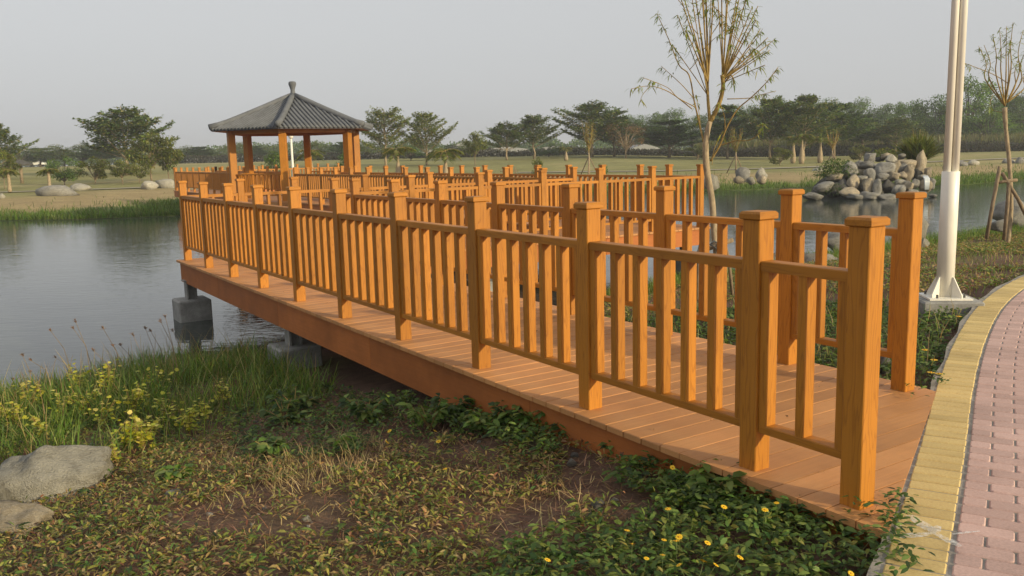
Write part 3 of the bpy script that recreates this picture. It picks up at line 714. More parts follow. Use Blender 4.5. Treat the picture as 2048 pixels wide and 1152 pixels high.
# rock fall in the pond
isl = empty('rock_fall', (*at_depth(1740, 400, 39.0)[:2], WATER_Z)); tag(isl, 'heap of piled boulders with a little waterfall standing in the pond', 'rock fall')
STN = [(290, 655, 220, 105, 1), (410, 535, 230, 125, 1), (760, 625, 235, 145, 0), (800, 500, 160, 190, 0), (590, 405, 180, 80, 0), (765, 320, 185, 200, 1), (1010, 262, 190, 90, 1), (1030, 165, 130, 125, 1), (1025, 410, 135, 220, 1),
       (1200, 320, 210, 170, 1), (1010, 660, 220, 115, 1), (1120, 570, 112, 225, 1), (1260, 545, 160, 170, 3), (1400, 575, 150, 150, 1), (1505, 520, 130, 140, 0), (1400, 480, 130, 90, 2), (1290, 195, 125, 120, 2), (1350, 310, 105, 190, 0),
       (1490, 235, 225, 100, 0), (1520, 370, 120, 210, 0), (1680, 250, 125, 300, 0), (1770, 355, 85, 130, 0), (1695, 425, 120, 95, 2), (1735, 530, 130, 150, 0), (1815, 500, 80, 150, 1), (1250, 672, 220, 80, 1), (1565, 600, 120, 60, 2),
       (1700, 620, 100, 60, 1), (1825, 645, 95, 45, 1), (1160, 405, 150, 110, 1), (1440, 395, 100, 90, 0), (945, 560, 130, 200, 3), (930, 430, 130, 80, 2), (895, 250, 120, 90, 1), (1240, 140, 130, 70, 0), (1160, 175, 120, 60, 3), (1430, 150, 95, 80, 1),
       (1600, 500, 80, 110, 1), (1330, 400, 130, 110, 0), (1000, 545, 120, 200, 0), (690, 560, 200, 200, 3), (900, 350, 150, 140, 3), (1620, 380, 120, 170, 3), (1420, 300, 130, 120, 1), (1110, 480, 100, 120, 3), (560, 590, 200, 170, 3), (840, 660, 180, 70, 1)]
mts = [M_ST_TAN, M_ST_GREY, M_ST_PALE, M_ST_DARK]
ix, iy = isl.location.x, isl.location.y
for i, (cx_, cy_, w_, h_, mi) in enumerate(STN):
    px_, py_ = 1580 + cx_ * .15625, 290 + cy_ * .15625
    D = 38.6 + max(0, 660 - cy_) / 660 * 4.0 + abs(cx_ - 1150) / 700 * .5 + (.5 if mi == 3 else 0)
    p_ = at_depth(px_, py_, D); k = D / F_PX * .15625
    rock(None, (p_[0] - ix, p_[1] - iy, p_[2] - WATER_Z), (w_ * k * .66, w_ * k * .56, h_ * k * .64), mts[mi], 100 + i % 14, random.uniform(-.3, .3), (0, random.uniform(-.18, .18)), 'stone', isl, 3)
mb = MB(); Pm, Fm = rock_geo(77, 3, 6, .1)
o = link('mound', mesh('mound', Pm, Fm, M_ST_DARK, None, True), isl, (.35, 2.6, .2)); o.scale = (1.9, 1.5, 1.25)
m, nd, ln, b = mat('falling_water', (.7, .74, .76), .2); n1 = noise(nd, 8, 4)
wt = at_depth(1580 + 1690 * .15625, 290 + 440 * .15625, 39.3)
mb = MB(); 
for k in range(4): mb.tube([(wt[0] - ix + .06 * k, wt[1] - iy - .1, wt[2] - WATER_Z + .15), (wt[0] - ix + .06 * k, wt[1] - iy - .28, wt[2] - WATER_Z + .02), (wt[0] - ix + .05 * k, wt[1] - iy - .32, wt[2] - WATER_Z - .45)], [.035, .04, .03], 6)
mb.build('waterfall', m, isl, True)

# ------------------------------------------------------------------ lamp post with twin tubes
lw_ = on_z(1889, 590, .06); LX, LY = float(lw_[0]), float(lw_[1])
lamp = empty('lamp_post', (LX, LY, 0), R(-8)); tag(lamp, 'tall white twin-tube lamp post on a concrete plinth beside the path', 'lamp post')
MB().box(-.27, .27, -.27, .27, -.35, .035, c=.015).build('plinth', M_CONC, lamp)
MB().box(-.19, .19, -.19, .19, .037, .053).build('base_plate', M_WHITE, lamp)
zj = float(at_depth(1892, 343, LY)[2])
MB().tube([(0, 0, .05), (0, 0, zj - .004), (0, 0, zj)], [.078, .078, .074], 24).build('lower_tube', M_WHITE, lamp, True)
for sx in (-.036, .036): MB().tube([(sx, 0, zj - .05), (sx, 0, 5.2)], .034, 18).build('upper_tube', M_WHITE, lamp, True)
for a in range(4):
    ca, sa = math.cos(R(a * 90 + 35)), math.sin(R(a * 90 + 35)); th = .006
    q = [(.07, .053), (.185, .053), (.185, .075), (.09, .24), (.07, .24)]
    Vg = [(ca * r_ - sa * th, sa * r_ + ca * th, z_) for r_, z_ in q] + [(ca * r_ + sa * th, sa * r_ - ca * th, z_) for r_, z_ in q]
    MB().add(Vg, [(0, 1, 2, 3, 4), (9, 8, 7, 6, 5)] + [(i, i + 5, (i + 1) % 5 + 5, (i + 1) % 5) for i in range(5)]).build('gusset', M_WHITE, lamp)
    MB().tube([(ca * .17 - sa * .05, sa * .17 + ca * .05, .05), (ca * .17 - sa * .05, sa * .17 + ca * .05, .085)], .011, 6).build('bolt', M_STEEL, lamp)
MB().box(-.2, .5, -.06, .06, 5.2, 5.32, c=.02).build('lamp_head', M_WHITE, lamp)
o = link('cement_patch', mesh('cement_patch', [(LX + .25, LY - .3, -.085), (LX + .52, LY - .42, -.08), (LX + .55, LY - .12, -.05), (LX + .3, LY + .02, -.05), (LX + .25, LY - .3, -.2), (LX + .52, LY - .42, -.2), (LX + .55, LY - .12, -.2), (LX + .3, LY + .02, -.2)], box_geo(0, 1, 0, 1, 0, 1)[1], M_WHITE)); tag(o, 'spilled white cement patch between the lamp post and the path', 'cement')

# thin white lamp post far behind the pavilion
D = 52; p_ = at_depth(586, 341, D); ft = empty('lamp_post', (p_[0], p_[1], gz(p_[0], p_[1]))); tag(ft, 'thin white lamp post seen between the pavilion columns', 'lamp post')
MB().tube([(0, 0, 0), (0, 0, 1.5), (0, 0, 1.6), (0, 0, 4.6)], [.12, .12, .075, .06], 10).build('pole', M_WHITE, ft, True); MB().tube([(0, 0, 4.6), (0, 0, 4.7), (0, 0, 4.95), (0, 0, 5.0)], [.06, .14, .16, .05], 10).build('lamp_globe', M_WHITE, ft, True)

# ------------------------------------------------------------------ trees beyond the pond
GREEN_D = [(.08, .14, .035), (.11, .175, .04), (.15, .20, .05), (.07, .11, .035)]
GREEN_O = [(.17, .21, .045), (.22, .25, .055), (.14, .18, .04), (.27, .24, .08)]
GREEN_Y = [(.16, .17, .035), (.20, .20, .05), (.12, .14, .03), (.10, .12, .03)]
GREEN_B = [(.12, .20, .045), (.17, .27, .05), (.22, .32, .07), (.10, .17, .045)]
BROWN_T = [(.22, .13, .06), (.17, .11, .055), (.26, .17, .08)]
def tiered(seed, pal, tiers=7, lean=.45, dens=1.0, open_=0.0):
    """layered crown: whorls of rising limbs carrying flat pads of leaves; height 1, spread 1"""
    r = np.random.default_rng(seed); wood_ = MB(); P = []; Dv = []; tone = []
    tr = [(r.normal() * .008, r.normal() * .008, z) for z in np.linspace(0, .96, 8)]; tr[0] = (0, 0, 0)
    wood_.tube(tr, [.022, .017, .015, .013, .011, .008, .005, .002], 7)
    for i in range(tiers):
        f = i / (tiers - 1); z = .24 + .60 * f ** .95 + r.normal() * .02; rad = (.48 - .36 * f ** 1.3) * r.uniform(.88, 1.1); nb = int(r.integers(6, 9)); ph = r.uniform(0, 6.28)
        for b in range(nb):
            if r.uniform() < open_: continue
            a = ph + 6.283 * b / nb + r.normal() * .2; L = rad * r.uniform(.65, 1.15); rise = L * lean * r.uniform(.6, 1.25)
            e = np.array([math.cos(a) * L, math.sin(a) * L, rise]); o = np.array([0, 0, z]); wood_.tube([o, o + e * .5 + np.array([0, 0, -.01]), o + e], [.006, .004, .0015], 4, False)
            n = int((90 + 480 * L) * dens); u = r.uniform(.18, 1.06, n) ** .8; side = r.normal(size=n) * (.045 + .11 * L) * (1.15 - .6 * u)
            q = o + e * u[:, None] + np.array([-math.sin(a), math.cos(a), 0]) * side[:, None] + np.array([0, 0, 1.0]) * (r.normal(size=n) * .011 + .012 + .25 * lean * np.abs(side))[:, None]
            P.append(q); Dv.append(np.stack([np.cos(a + r.normal(size=n) * .8), np.sin(a + r.normal(size=n) * .8), r.normal(size=n) * .35 + .12], 1)); tone.append(np.full(n, r.uniform(.75, 1.25)))
    P = np.concatenate(P); Dv = np.concatenate(Dv); tone = np.concatenate(tone)[:, None]
    return wood_, leaf_geo(P, Dv, r.uniform(.024, .046, len(P)), r.uniform(.016, .027, len(P)), pick(pal, len(P), .2) * tone, .1, 0, 1)
def rounded(seed, pal, n=3600, base=.28, clumps=26, wid=.42, leaf=.03, trunkr=.02):
    """broad crown built of leafy clumps on forking limbs"""
    r = np.random.default_rng(seed); wood_ = MB(); wood_.tube([(0, 0, 0), (.01, 0, base * .6), (0, .01, base), (0, 0, .7)], [trunkr, trunkr * .8, trunkr * .65, trunkr * .2], 7)
    P = []; Dv = []; tone = []
    for i in range(clumps):
        d = unit(r.normal(size=3)); rr = r.uniform(.45, 1) ** .6; c = np.array([d[0] * wid * rr, d[1] * wid * rr, base + (1 - base) * (.5 + .46 * d[2] * rr)])
        wood_.tube([(0, 0, base * .9), tuple(c * np.array([.5, .5, .8])), tuple(c)], [trunkr * .4, trunkr * .25, .002], 4, False)
        m_ = n // clumps; s = r.uniform(.07, .15); v = unit(r.normal(size=(m_, 3))) * (r.uniform(.3, 1, m_) ** .5)[:, None]
        P.append(c + v * s * np.array([1.15, 1.15, .72])); Dv.append(unit(v + r.normal(size=(m_, 3)) * .6)); tone.append(np.full(m_, r.uniform(.7, 1.25)))
    P = np.concatenate(P); Dv = np.concatenate(Dv); tone = np.concatenate(tone)[:, None]
    return wood_, leaf_geo(P, Dv, r.uniform(.7, 1.4, len(P)) * leaf, r.uniform(.45, .8, len(P)) * leaf, pick(pal, len(P), .2) * tone, .3, 0, 1)
def tree_set(fn, seeds, *a, bark_=M_BARK, **k):
    out = []
    for s in seeds:
        w_, (Vl, Fl, Cl) = fn(s, *a, **k); out.append((w_.mesh('trunk', bark_, True), mesh('crown', Vl, Fl, M_LEAF, Cl)))
    return out
T_TIER = tree_set(tiered, (1, 2, 3, 4), GREEN_O + GREEN_D, 8, .68, .9, .06, bark_=M_BARK_P)
T_TIERD = tree_set(tiered, (5, 6), GREEN_D, 8, .5, 1.15)
T_TIERO = tree_set(tiered, (7, 8), GREEN_O, 7, .8, .8, .12, bark_=M_BARK_P)
T_ROUND = tree_set(rounded, (11, 12, 13), GREEN_D + GREEN_O, bark_=M_BARK_D)
T_WOOD = tree_set(rounded, (14, 15, 16), GREEN_D + GREEN_B[:2], 5200, .2, 34, .36, .028, bark_=M_BARK_D)
T_BRIGHT = tree_set(rounded, (17, 18), GREEN_B, 5200, .15, 34, .38, .03, bark_=M_BARK_D)
T_YEL = tree_set(rounded, (21, 22), GREEN_Y + GREEN_O, 3000, .3, 22, .45, .05)
T_BRN = tree_set(rounded, (25,), BROWN_T, 1800, .25, 22, .45, .028)
T_BUSH = tree_set(rounded, (27, 28), GREEN_D + GREEN_B[:2], 2600, .12, 22, .45, .05, bark_=M_BARK_D)
T_BUSHY = tree_set(rounded, (29, 30), GREEN_Y, 2200, .15, 18, .46, .06)
_tc = [0]
def tree(var, x, ytop, wpx, D, label, name='tree', cat='tree', group=None, ybase=None):
    """crown top and width in the photo, D metres away; stands on the ground there"""
    p_ = at_depth(x, 320, D); z0 = gz(p_[0], p_[1]); zt = float(at_depth(x, ytop, D)[2]); h = zt - z0; wid = wpx * D / F_PX * 1.2
    tr_me, cr_me = var[_tc[0] % len(var)]; _tc[0] += 1
    o = empty(name, (p_[0], p_[1], z0 - .05), random.uniform(0, 6.28)); tag(o, label, cat, group)
    for nm, me in (('trunk', tr_me), ('crown', cr_me)):
        c = link(nm, me, o); c.scale = (wid, wid, h)
    return o
G1 = 'layered trees on the far lawn'
for a in [(T_TIER, 252, 205, 165, 92, 'wide layered tree with flat spreading crown left of the pavilion'), (T_TIER, -6, 243, 110, 88, 'layered tree cut off by the left edge'), (T_TIERO, 772, 212, 112, 98, 'airy layered tree right behind the pavilion roof'), (T_TIERO, 853, 222, 96, 100, 'airy layered tree second right of the pavilion'),
          (T_TIER, 1014, 240, 92, 112, 'low layered tree in front of the grey net houses'), (T_TIER, 1068, 226, 98, 114, 'layered tree with a leaning side limb in the middle of the lawn edge'), (T_TIER, 1184, 200, 135, 116, 'tallest layered tree in the middle of the lawn edge'), (T_TIERD, 1228, 218, 110, 118, 'dark layered tree joined to the tallest one'),
          (T_TIERD, 1338, 232, 135, 112, 'dark broad layered tree left of the young willow trunk'), (T_TIERD, 1455, 205, 110, 105, 'dark layered tree behind the young willow'), (T_TIER, 1540, 190, 115, 100, 'layered tree right of the young willow'), (T_TIER, 1608, 184, 120, 98, 'layered tree rising above the bottle palms'),
          (T_TIERD, 1668, 196, 110, 102, 'layered tree right above the bottle palms'), (T_TIERD, 1725, 225, 105, 118, 'dark layered tree behind the rock fall'), (T_TIER, 1790, 232, 100, 112, 'small layered tree right of the rock fall top')]:
    tree(*a, name='layered_tree', group=G1)
G2 = 'distant trees along the horizon'
ORD = 'leftmost second third fourth fifth sixth seventh eighth ninth tenth eleventh twelfth thirteenth fourteenth fifteenth sixteenth seventeenth eighteenth nineteenth twentieth twenty-first twenty-second twenty-third'.split()
def ordn(x, row): k = sum(1 for q in row if q[0] < x); return ORD[k] if k else 'first'
DROW = [(40, 288, 90, 150), (80, 292, 90, 160), (128, 284, 80, 150), (165, 288, 90, 150), (205, 285, 100, 145), (60, 305, 70, 190), (370, 291, 70, 170), (402, 290, 60, 170), (440, 292, 70, 180), (478, 283, 60, 170), (515, 290, 60, 175), (545, 287, 70, 180), (640, 282, 60, 150), (690, 280, 60, 150), (735, 278, 70, 140), (830, 285, 60, 150), (905, 288, 60, 170), (945, 278, 50, 150)]
for i, (x, yt, w_, D) in enumerate(DROW):
    tree(T_TIERD if i % 3 == 1 else T_ROUND, x, yt, w_, D, ordn(x, DROW) + ' tree from the left in the hazy row along the horizon', 'distant_tree', group=G2)
G3 = 'trees of the hazy wood behind the lawn'
WROW = [(1262, 228, 70, 175), (1290, 226, 60, 180), (1315, 218, 60, 175), (1345, 214, 70, 170), (1385, 226, 80, 180), (1420, 222, 80, 175), (1450, 215, 80, 180), (1490, 205, 80, 170), (1525, 210, 70, 170), (1560, 190, 70, 165), (1640, 192, 80, 170), (1690, 198, 80, 165), (1715, 192, 60, 170), (1752, 205, 90, 165), (1782, 198, 70, 160), (1818, 205, 90, 155), (1980, 185, 120, 150), (2020, 190, 110, 150), (2052, 178, 110, 145), (1860, 220, 90, 165), (1240, 232, 70, 185), (1600, 205, 90, 175), (2090, 185, 110, 150)]
for i, (x, yt, w_, D) in enumerate(WROW):
    tree(T_WOOD, x, yt, w_, D, ordn(x, WROW) + ' tall tree from the left in the hazy wood behind the lawn', 'wood_tree', group=G3)
for x, yt, w_, D, lb in [(1822, 195, 95, 140, 'bright green tree left of the lamp post at the wood edge'), (1868, 190, 90, 138, 'bright green tree right behind the lamp post'), (1932, 146, 130, 135, 'tallest bright green tree right of the lamp post'), (1975, 215, 110, 130, 'green tree between the lamp post and the staked sapling')]:
    tree(T_BRIGHT, x, yt, w_, D, lb, 'wood_tree')
for var, x, yt, w_, D, lb, nm, ct in [(T_BUSH, 124, 306, 56, 72, 'dark green round bush on the far left lawn', 'bush', 'bush'), (T_BUSHY, 187, 314, 58, 74, 'yellow green bush right of the dark round one', 'bush', 'bush'), (T_YEL, 241, 318, 50, 70, 'small yellow green tree with pale trunk on the left lawn', 'young_tree', 'tree'),
        (T_YEL, 275, 322, 40, 72, 'small olive tree left of the big mango-like ones', 'young_tree', 'tree'), (T_YEL, 300, 264, 85, 74, 'yellow green leafy tree left of the pavilion', 'leafy_tree', 'tree'), (T_YEL, 335, 272, 60, 76, 'olive leafy tree closest to the pavilion on the left', 'leafy_tree', 'tree'), (T_YEL, 4, 300, 50, 66, 'yellow green tree at the left edge', 'leafy_tree', 'tree'),
        (T_BUSH, 545, 300, 46, 70, 'dark bush seen between the pavilion columns', 'bush', 'bush'), (T_BRN, 1252, 240, 80, 108, 'brown half-bare tree on the lawn edge', 'bare_tree', 'tree'), (T_BUSH, 690, 300, 36, 76, 'small round tree behind the right pavilion columns', 'bush', 'bush'), (T_BUSH, 1098, 285, 60, 122, 'green bush left of the tallest layered tree', 'bush', 'bush'),
        (T_BUSH, 822, 290, 60, 120, 'green bush behind the first bottle palm', 'bush', 'bush'), (T_YEL, 950, 262, 48, 95, 'slender tree with pale leaning trunk right of the palms', 'young_tree', 'tree'), (T_BUSHY, 1395, 290, 50, 100, 'low yellow green shrub at the lawn edge left of the willow trunk', 'bush', 'bush'), (T_BUSHY, 1560, 292, 40, 78, 'thin young tree with flat leaf tuft on the right lawn', 'young_tree', 'tree'), (T_BUSHY, 1075, 314, 22, 60, 'leafy sapling behind the cross run posts', 'sapling', 'sapling'), (T_BUSH, 1204, 322, 20, 58, 'little leafy sapling right behind the railing posts', 'sapling', 'sapling'), (T_BUSHY, 1720, 290, 40, 84, 'pale young tree behind the rock fall', 'young_tree', 'tree')]:
    tree(var, x, yt, w_, D, lb, nm, ct)
# bottle palms
def palm(x, ytop, ybase, D, label, fr=11, spread=1.0, bulge=1.0):
    p_ = at_depth(x, ybase, D); z0 = gz(p_[0], p_[1]); h = (float(at_depth(x, ytop, D)[2]) - z0) * .68; o = empty('bottle_palm', (p_[0], p_[1], z0), 0); tag(o, label, 'palm', 'bottle palms on the lawn')
    MB().tube([(0, 0, 0), (0, 0, h * .15), (.02, 0, h * .45), (.02, 0, h * .75), (.02, 0, h)], [.2 * bulge, .27 * bulge, .2 * bulge, .1, .08], 10).build('trunk', M_BARK_P, o, True)
    MB().tube([(.02, 0, h), (.02, 0, h * 1.18)], [.09, .05], 8).build('crownshaft', M_TWIG, o, True)
    P = []; Dv = []; mb = MB()
    for i in range(fr):
        a = 6.283 * i / fr + random.uniform(-.2, .2); el = random.uniform(.15, 1.2); Lf = h * .62 * spread * random.uniform(.8, 1.1); pt = []
        for k in range(9):
            u_ = k / 8; pt.append((math.cos(a) * Lf * u_ * math.cos(el * (1 - .55 * u_)), math.sin(a) * Lf * u_ * math.cos(el * (1 - .55 * u_)), h * 1.12 + Lf * (u_ * math.sin(el) - .75 * u_ * u_)))
        mb.tube(pt, .012, 4, False); q = np.array(pt)
        for k in range(70):
            u_ = random.uniform(.12, 1) * 8; j = min(int(u_), 7); b_ = q[j] + (q[j + 1] - q[j]) * (u_ - j); s = random.choice((-1, 1)); P.append(b_); Dv.append((-math.sin(a) * s + math.cos(a) * .5, math.cos(a) * s + math.sin(a) * .5, random.uniform(-.5, .15)))
    Vl, Fl, Cl = leaf_geo(np.array(P), np.array(Dv), h * .24, .035, pick(GREEN_O + GREEN_Y, len(P), .2), .35, 0, 1); o2 = link('fronds', mesh('fronds', Vl, Fl, M_LEAF, Cl), o); mb.build('frond_ribs', M_TWIG, o2)
palm(796, 284, 342, 64, 'bottle palm left of the two behind the near posts'); palm(891, 284, 342, 62, 'bottle palm right of the two behind the near posts'); palm(622, 290, 334, 74, 'palm seen between the pavilion columns')
palm(18, 328, 368, 58, 'small palm at the left edge of the far lawn', 8, .9, .5); palm(98, 330, 364, 60, 'small palm left of the dark round bush', 8, .9, .5); palm(1586, 262, 318, 84, 'leftmost bottle palm of the three under the layered trees', 8, .8); palm(1603, 258, 319, 82, 'middle bottle palm of the three under the layered trees', 8, .8); palm(1640, 262, 318, 84, 'rightmost bottle palm of the three under the layered trees', 8, .9); palm(1132, 290, 315, 104, 'small palm on the lawn edge in the middle', 9, 1.1)
# hedge along the back of the lawn
hp = []
for x0, x1, D0, D1, hh in ((360, 1010, 150, 132, 1.0), (1010, 1420, 132, 122, .9), (1420, 1860, 120, 112, 1.3), (1860, 2100, 120, 118, 1.2)):
    n = int((x1 - x0) * 26); t = RNG.uniform(0, 1, n); D = D0 + (D1 - D0) * t; xx_ = x0 + (x1 - x0) * t; X = (xx_ - 1024) / F_PX * D; P = np.stack([X, D + RNG.normal(size=n) * .8, np.zeros(n)], 1)
    P[:, 2] = ground_z(P[:, 0], P[:, 1]) + RNG.uniform(0, hh, n) * (1 + .35 * vnoise(P[:, 0], P[:, 1], .4, 4)); hp.append(leaf_geo(P, unit(RNG.normal(size=(n, 3)) + np.array([0, 0, .5])), RNG.uniform(.2, .4, n), .16, pick([(.05, .05, .035), (.07, .06, .045), (.06, .07, .035), (.09, .07, .05)], n, .25), .2, 0, 1))
Vl, Fl, Cl = join_geo(hp); o = link('hedge', mesh('hedge', Vl, Fl, M_LEAF, Cl)); tag(o, 'long dark hedge at the back edge of the lawn', 'hedge', kind='stuff')
# tall reeds behind the hedge on the right
n = 16000; xx_ = RNG.uniform(1400, 2080, n); D = RNG.uniform(122, 134, n); P = np.stack([(xx_ - 1024) / F_PX * D, D, np.zeros(n)], 1); P[:, 2] = ground_z(P[:, 0], P[:, 1])
Vl, Fl, Cl = blade_geo(P, unit(RNG.normal(size=(n, 3)) * .2 + np.array([0, 0, 1])), RNG.uniform(1.6, 3.0, n), .12, pick([(.13, .15, .05), (.17, .17, .07), (.2, .17, .08)], n, .2), .4); o = link('reeds', mesh('reeds', Vl, Fl, M_LEAF, Cl)); tag(o, 'pale band of tall reeds behind the hedge on the right', 'reeds', kind='stuff')
# far-off wood that closes the view all along the horizon
n = 60000; xx_ = RNG.uniform(-160, 2230, n); D = RNG.uniform(255, 285, n); X = (xx_ - 1024) / F_PX * D; top = 3.2 + 1.3 * vnoise(X, X * .3, .12, 51) + .8 * vnoise(X, X * .2, .45, 52) + 2.5 * sstep(1200, 1700, xx_)
P = np.stack([X, D, ground_z(X, D) + .3 + RNG.uniform(0, 1, n) ** .8 * np.maximum(top, 1.2) * 1.25], 1)
Vl, Fl, Cl = leaf_geo(P, unit(RNG.normal(size=(n, 3))), RNG.uniform(.5, 1.1, n), RNG.uniform(.4, .7, n), pick(GREEN_D, n, .2), .1, 0, 1); o = link('far_wood', mesh('far_wood', Vl, Fl, M_LEAF, Cl)); tag(o, 'low far-off band of woodland along the whole horizon', 'woodland', kind='stuff')
# net houses
m_net, nd, ln, b = mat('shade_net', (.33, .33, .33), .9, .1)
G4 = 'grey net houses beyond the lawn'
for x, yt, w_, D, lb in ((880, 297, 90, 175, 'grey net house with gabled roof left of the tallest gable'), (925, 285, 70, 180, 'tallest pointed grey net house beyond the palms'), (1010, 293, 110, 185, 'long low grey net house right of the tallest gable'), (1105, 292, 90, 190, 'grey net house behind the middle trees'), (760, 306, 120, 185, 'low grey net house right of the pavilion'), (1290, 288, 60, 150, 'pale net house behind the brown half-bare tree'), (430, 312, 120, 210, 'low grey net house behind the pavilion on the left')):
    p_ = at_depth(x, yt, D); z0 = gz(p_[0], p_[1]); hw = w_ * D / F_PX / 2; h = p_[2] - z0; o = empty('net_house', (p_[0], p_[1], z0)); tag(o, lb, 'net house', G4); e = h * .55
    Vn = []; n = 12
    for yy_ in (0, 14):
        Vn += [(-hw, yy_, -.5), (-hw, yy_, e)] + [(-hw + 2 * hw * k / n, yy_, e + (h - e) * (1 - abs(2 * k / n - 1)) ** .8) for k in range(1, n)] + [(hw, yy_, e), (hw, yy_, -.5)]
    k_ = len(Vn) // 2; Fn = [tuple(range(k_)), tuple(reversed(range(k_, 2 * k_)))] + [(i, i + k_, i + 1 + k_, i + 1) for i in range(k_ - 1)]
    link('net_cover', mesh('net_cover', Vn, Fn, m_net), o)
    for q in range(5): MB().tube([(-hw + 2 * hw * q / 4, -.12, -.3), (-hw + 2 * hw * q / 4, -.12, e)], .06, 5).build('pole', M_STEEL, o)
# light footpath across the far lawn
def ribbon(name, pts, wd, mt, label):
    P = catmull(np.array([pts[0]] + pts + [pts[-1]], float), 8); Vp = []; Fp = []
    for i, q in enumerate(P):
        t = P[min(i + 1, len(P) - 1)] - P[max(i - 1, 0)]; t = t / (np.linalg.norm(t) + 1e-9)
        for s in (-.5, .5): x, y = q[0] - t[1] * wd * s, q[1] + t[0] * wd * s; Vp.append((x, y, gz(x, y) + .06))
    for i in range(len(P) - 1): Fp.append((2 * i, 2 * i + 1, 2 * i + 3, 2 * i + 2))
    o = link(name, mesh(name, Vp, Fp, mt)); tag(o, label, 'footpath', kind='structure')
M_FPATH = concrete('footpath_concrete', (.42, .36, .27), .5, .8)
def gpx(x, y):
    p_ = on_z(x, y, -.3)
    for _ in range(15):
        z = gz(p_[0], p_[1]); p_ = p_ * .5 + on_z(x, y, min(z, 1.0)) * .5
    return p_
def dpt(x, D): return ((x - 1024) / F_PX * D, D)
ribbon('footpath', [dpt(-120, 56), dpt(0, 58), dpt(120, 59), dpt(230, 60), dpt(350, 62), dpt(440, 66)], 1.6, M_FPATH, 'pale footpath along the far left bank')
ribbon('footpath', [dpt(1040, 74), dpt(1180, 72), dpt(1300, 70), dpt(1430, 69.5), dpt(1560, 70), dpt(1660, 72), dpt(1780, 76), dpt(1900, 80), dpt(2100, 86)], 1.5, M_FPATH, 'pale footpath along the far right bank')
# little umbrella-shaped shelter and a parked car at the far left
p_ = at_depth(42, 345, 78); sh = empty('shelter', (p_[0], p_[1], gz(p_[0], p_[1]))); tag(sh, 'small dark-roofed umbrella shelter at the far left', 'shelter')
MB().tube([(0, 0, 0), (0, 0, 1.7)], .14, 8).build('post', M_BARK, sh, True)
Vn = [(0, 0, 2.1)] + [(1.2 * math.cos(R(60 * k)), 1.2 * math.sin(R(60 * k)), 1.7) for k in range(6)] + [(1.15 * math.cos(R(60 * k)), 1.15 * math.sin(R(60 * k)), 1.58) for k in range(6)]
link('roof', mesh('roof', Vn, [(0, k + 1, (k + 1) % 6 + 1) for k in range(6)] + [(k + 1, k + 7, (k + 1) % 6 + 7, (k + 1) % 6 + 1) for k in range(6)] + [tuple(reversed(range(7, 13)))], M_ST_DARK), sh)
p_ = at_depth(71, 334, 200); car = empty('parked_car', (p_[0], p_[1], gz(p_[0], p_[1]))); tag(car, 'tiny white car parked at the far left behind the lawn', 'car')
Vc = [(-2.1, .45), (-2.15, .8), (-1.9, .98), (-1.3, 1.02), (-.75, 1.45), (.7, 1.48), (1.35, 1.0), (2.05, .88), (2.15, .5)]
MB().add([(x, -.85, z) for x, z in Vc] + [(x, .85, z) for x, z in Vc], [tuple(range(9)), tuple(reversed(range(9, 18)))] + [(i, i + 9, (i + 1) % 9 + 9, (i + 1) % 9) for i in range(9)]).build('body', M_WHITE, car)
for sx in (-1.3, 1.35):
    for sy in (-.86, .86): MB().tube([(sx, sy - .1, .33), (sx, sy + .1, .33)], .33, 12).build('wheel', M_STEEL, car)
for sy in (-.87, .87): MB().add([(-1.1, sy, 1.04), (-.7, sy, 1.38), (.62, sy, 1.4), (1.1, sy, 1.04)], [(0, 1, 2, 3)]).build('window', M_STEEL, car)

# ------------------------------------------------------------------ young willows and staked saplings
def shoot_leaves(paths, per, Lm, pal, start=.3, droop=.6, bunch=1.0):
    P = []; Dv = []
    for pts in paths:
        q = np.array(pts); seg = np.linalg.norm(np.diff(q, axis=0), axis=1); cum = np.r_[0, np.cumsum(seg)]; tot = cum[-1]
        n = max(2, int(per * tot))
        for _ in range(n):
            u = (start + (1 - start) * random.random() ** (1 / bunch)) * tot; j = min(int(np.searchsorted(cum, u, 'right')) - 1, len(q) - 2); f = (u - cum[j]) / max(seg[j], 1e-6)
            for __ in range(random.randint(2, 4)):
                t = unit(q[j + 1] - q[j]); P.append(q[j] + (q[j + 1] - q[j]) * f + np.random.default_rng(random.randrange(9 ** 9)).normal(size=3) * .008); Dv.append(unit(t * .5 + np.array([random.gauss(0, .7), random.gauss(0, .7), random.gauss(-.35, .4)])))
    n = len(P); return leaf_geo(np.array(P), np.array(Dv), RNG.uniform(.7, 1.3, n) * Lm, RNG.uniform(.13, .2, n) * Lm, pick(pal, n, .2), droop, 0, 2)
def px_path(pts, D, dz=0.0):
    """outline points from the photo at distance D, with a slow drift in depth"""
    n = len(pts); return [tuple(at_depth(x, y, D + dz * (i / max(1, n - 1)))) for i, (x, y) in enumerate(pts)]
def smooth_pts(pts, k=4):
    P = np.array([pts[0]] + list(pts) + [pts[-1]], float); out = []
    for i in range(1, len(P) - 2):
        for j in range(k):
            t = j / k; p0, p1, p2, p3 = P[i - 1], P[i], P[i + 1], P[i + 2]; out.append(.5 * ((2 * p1) + (-p0 + p2) * t + (2 * p0 - 5 * p1 + 4 * p2 - p3) * t * t + (-p0 + 3 * p1 - 3 * p2 + p3) * t ** 3))
    out.append(P[-2]); return out
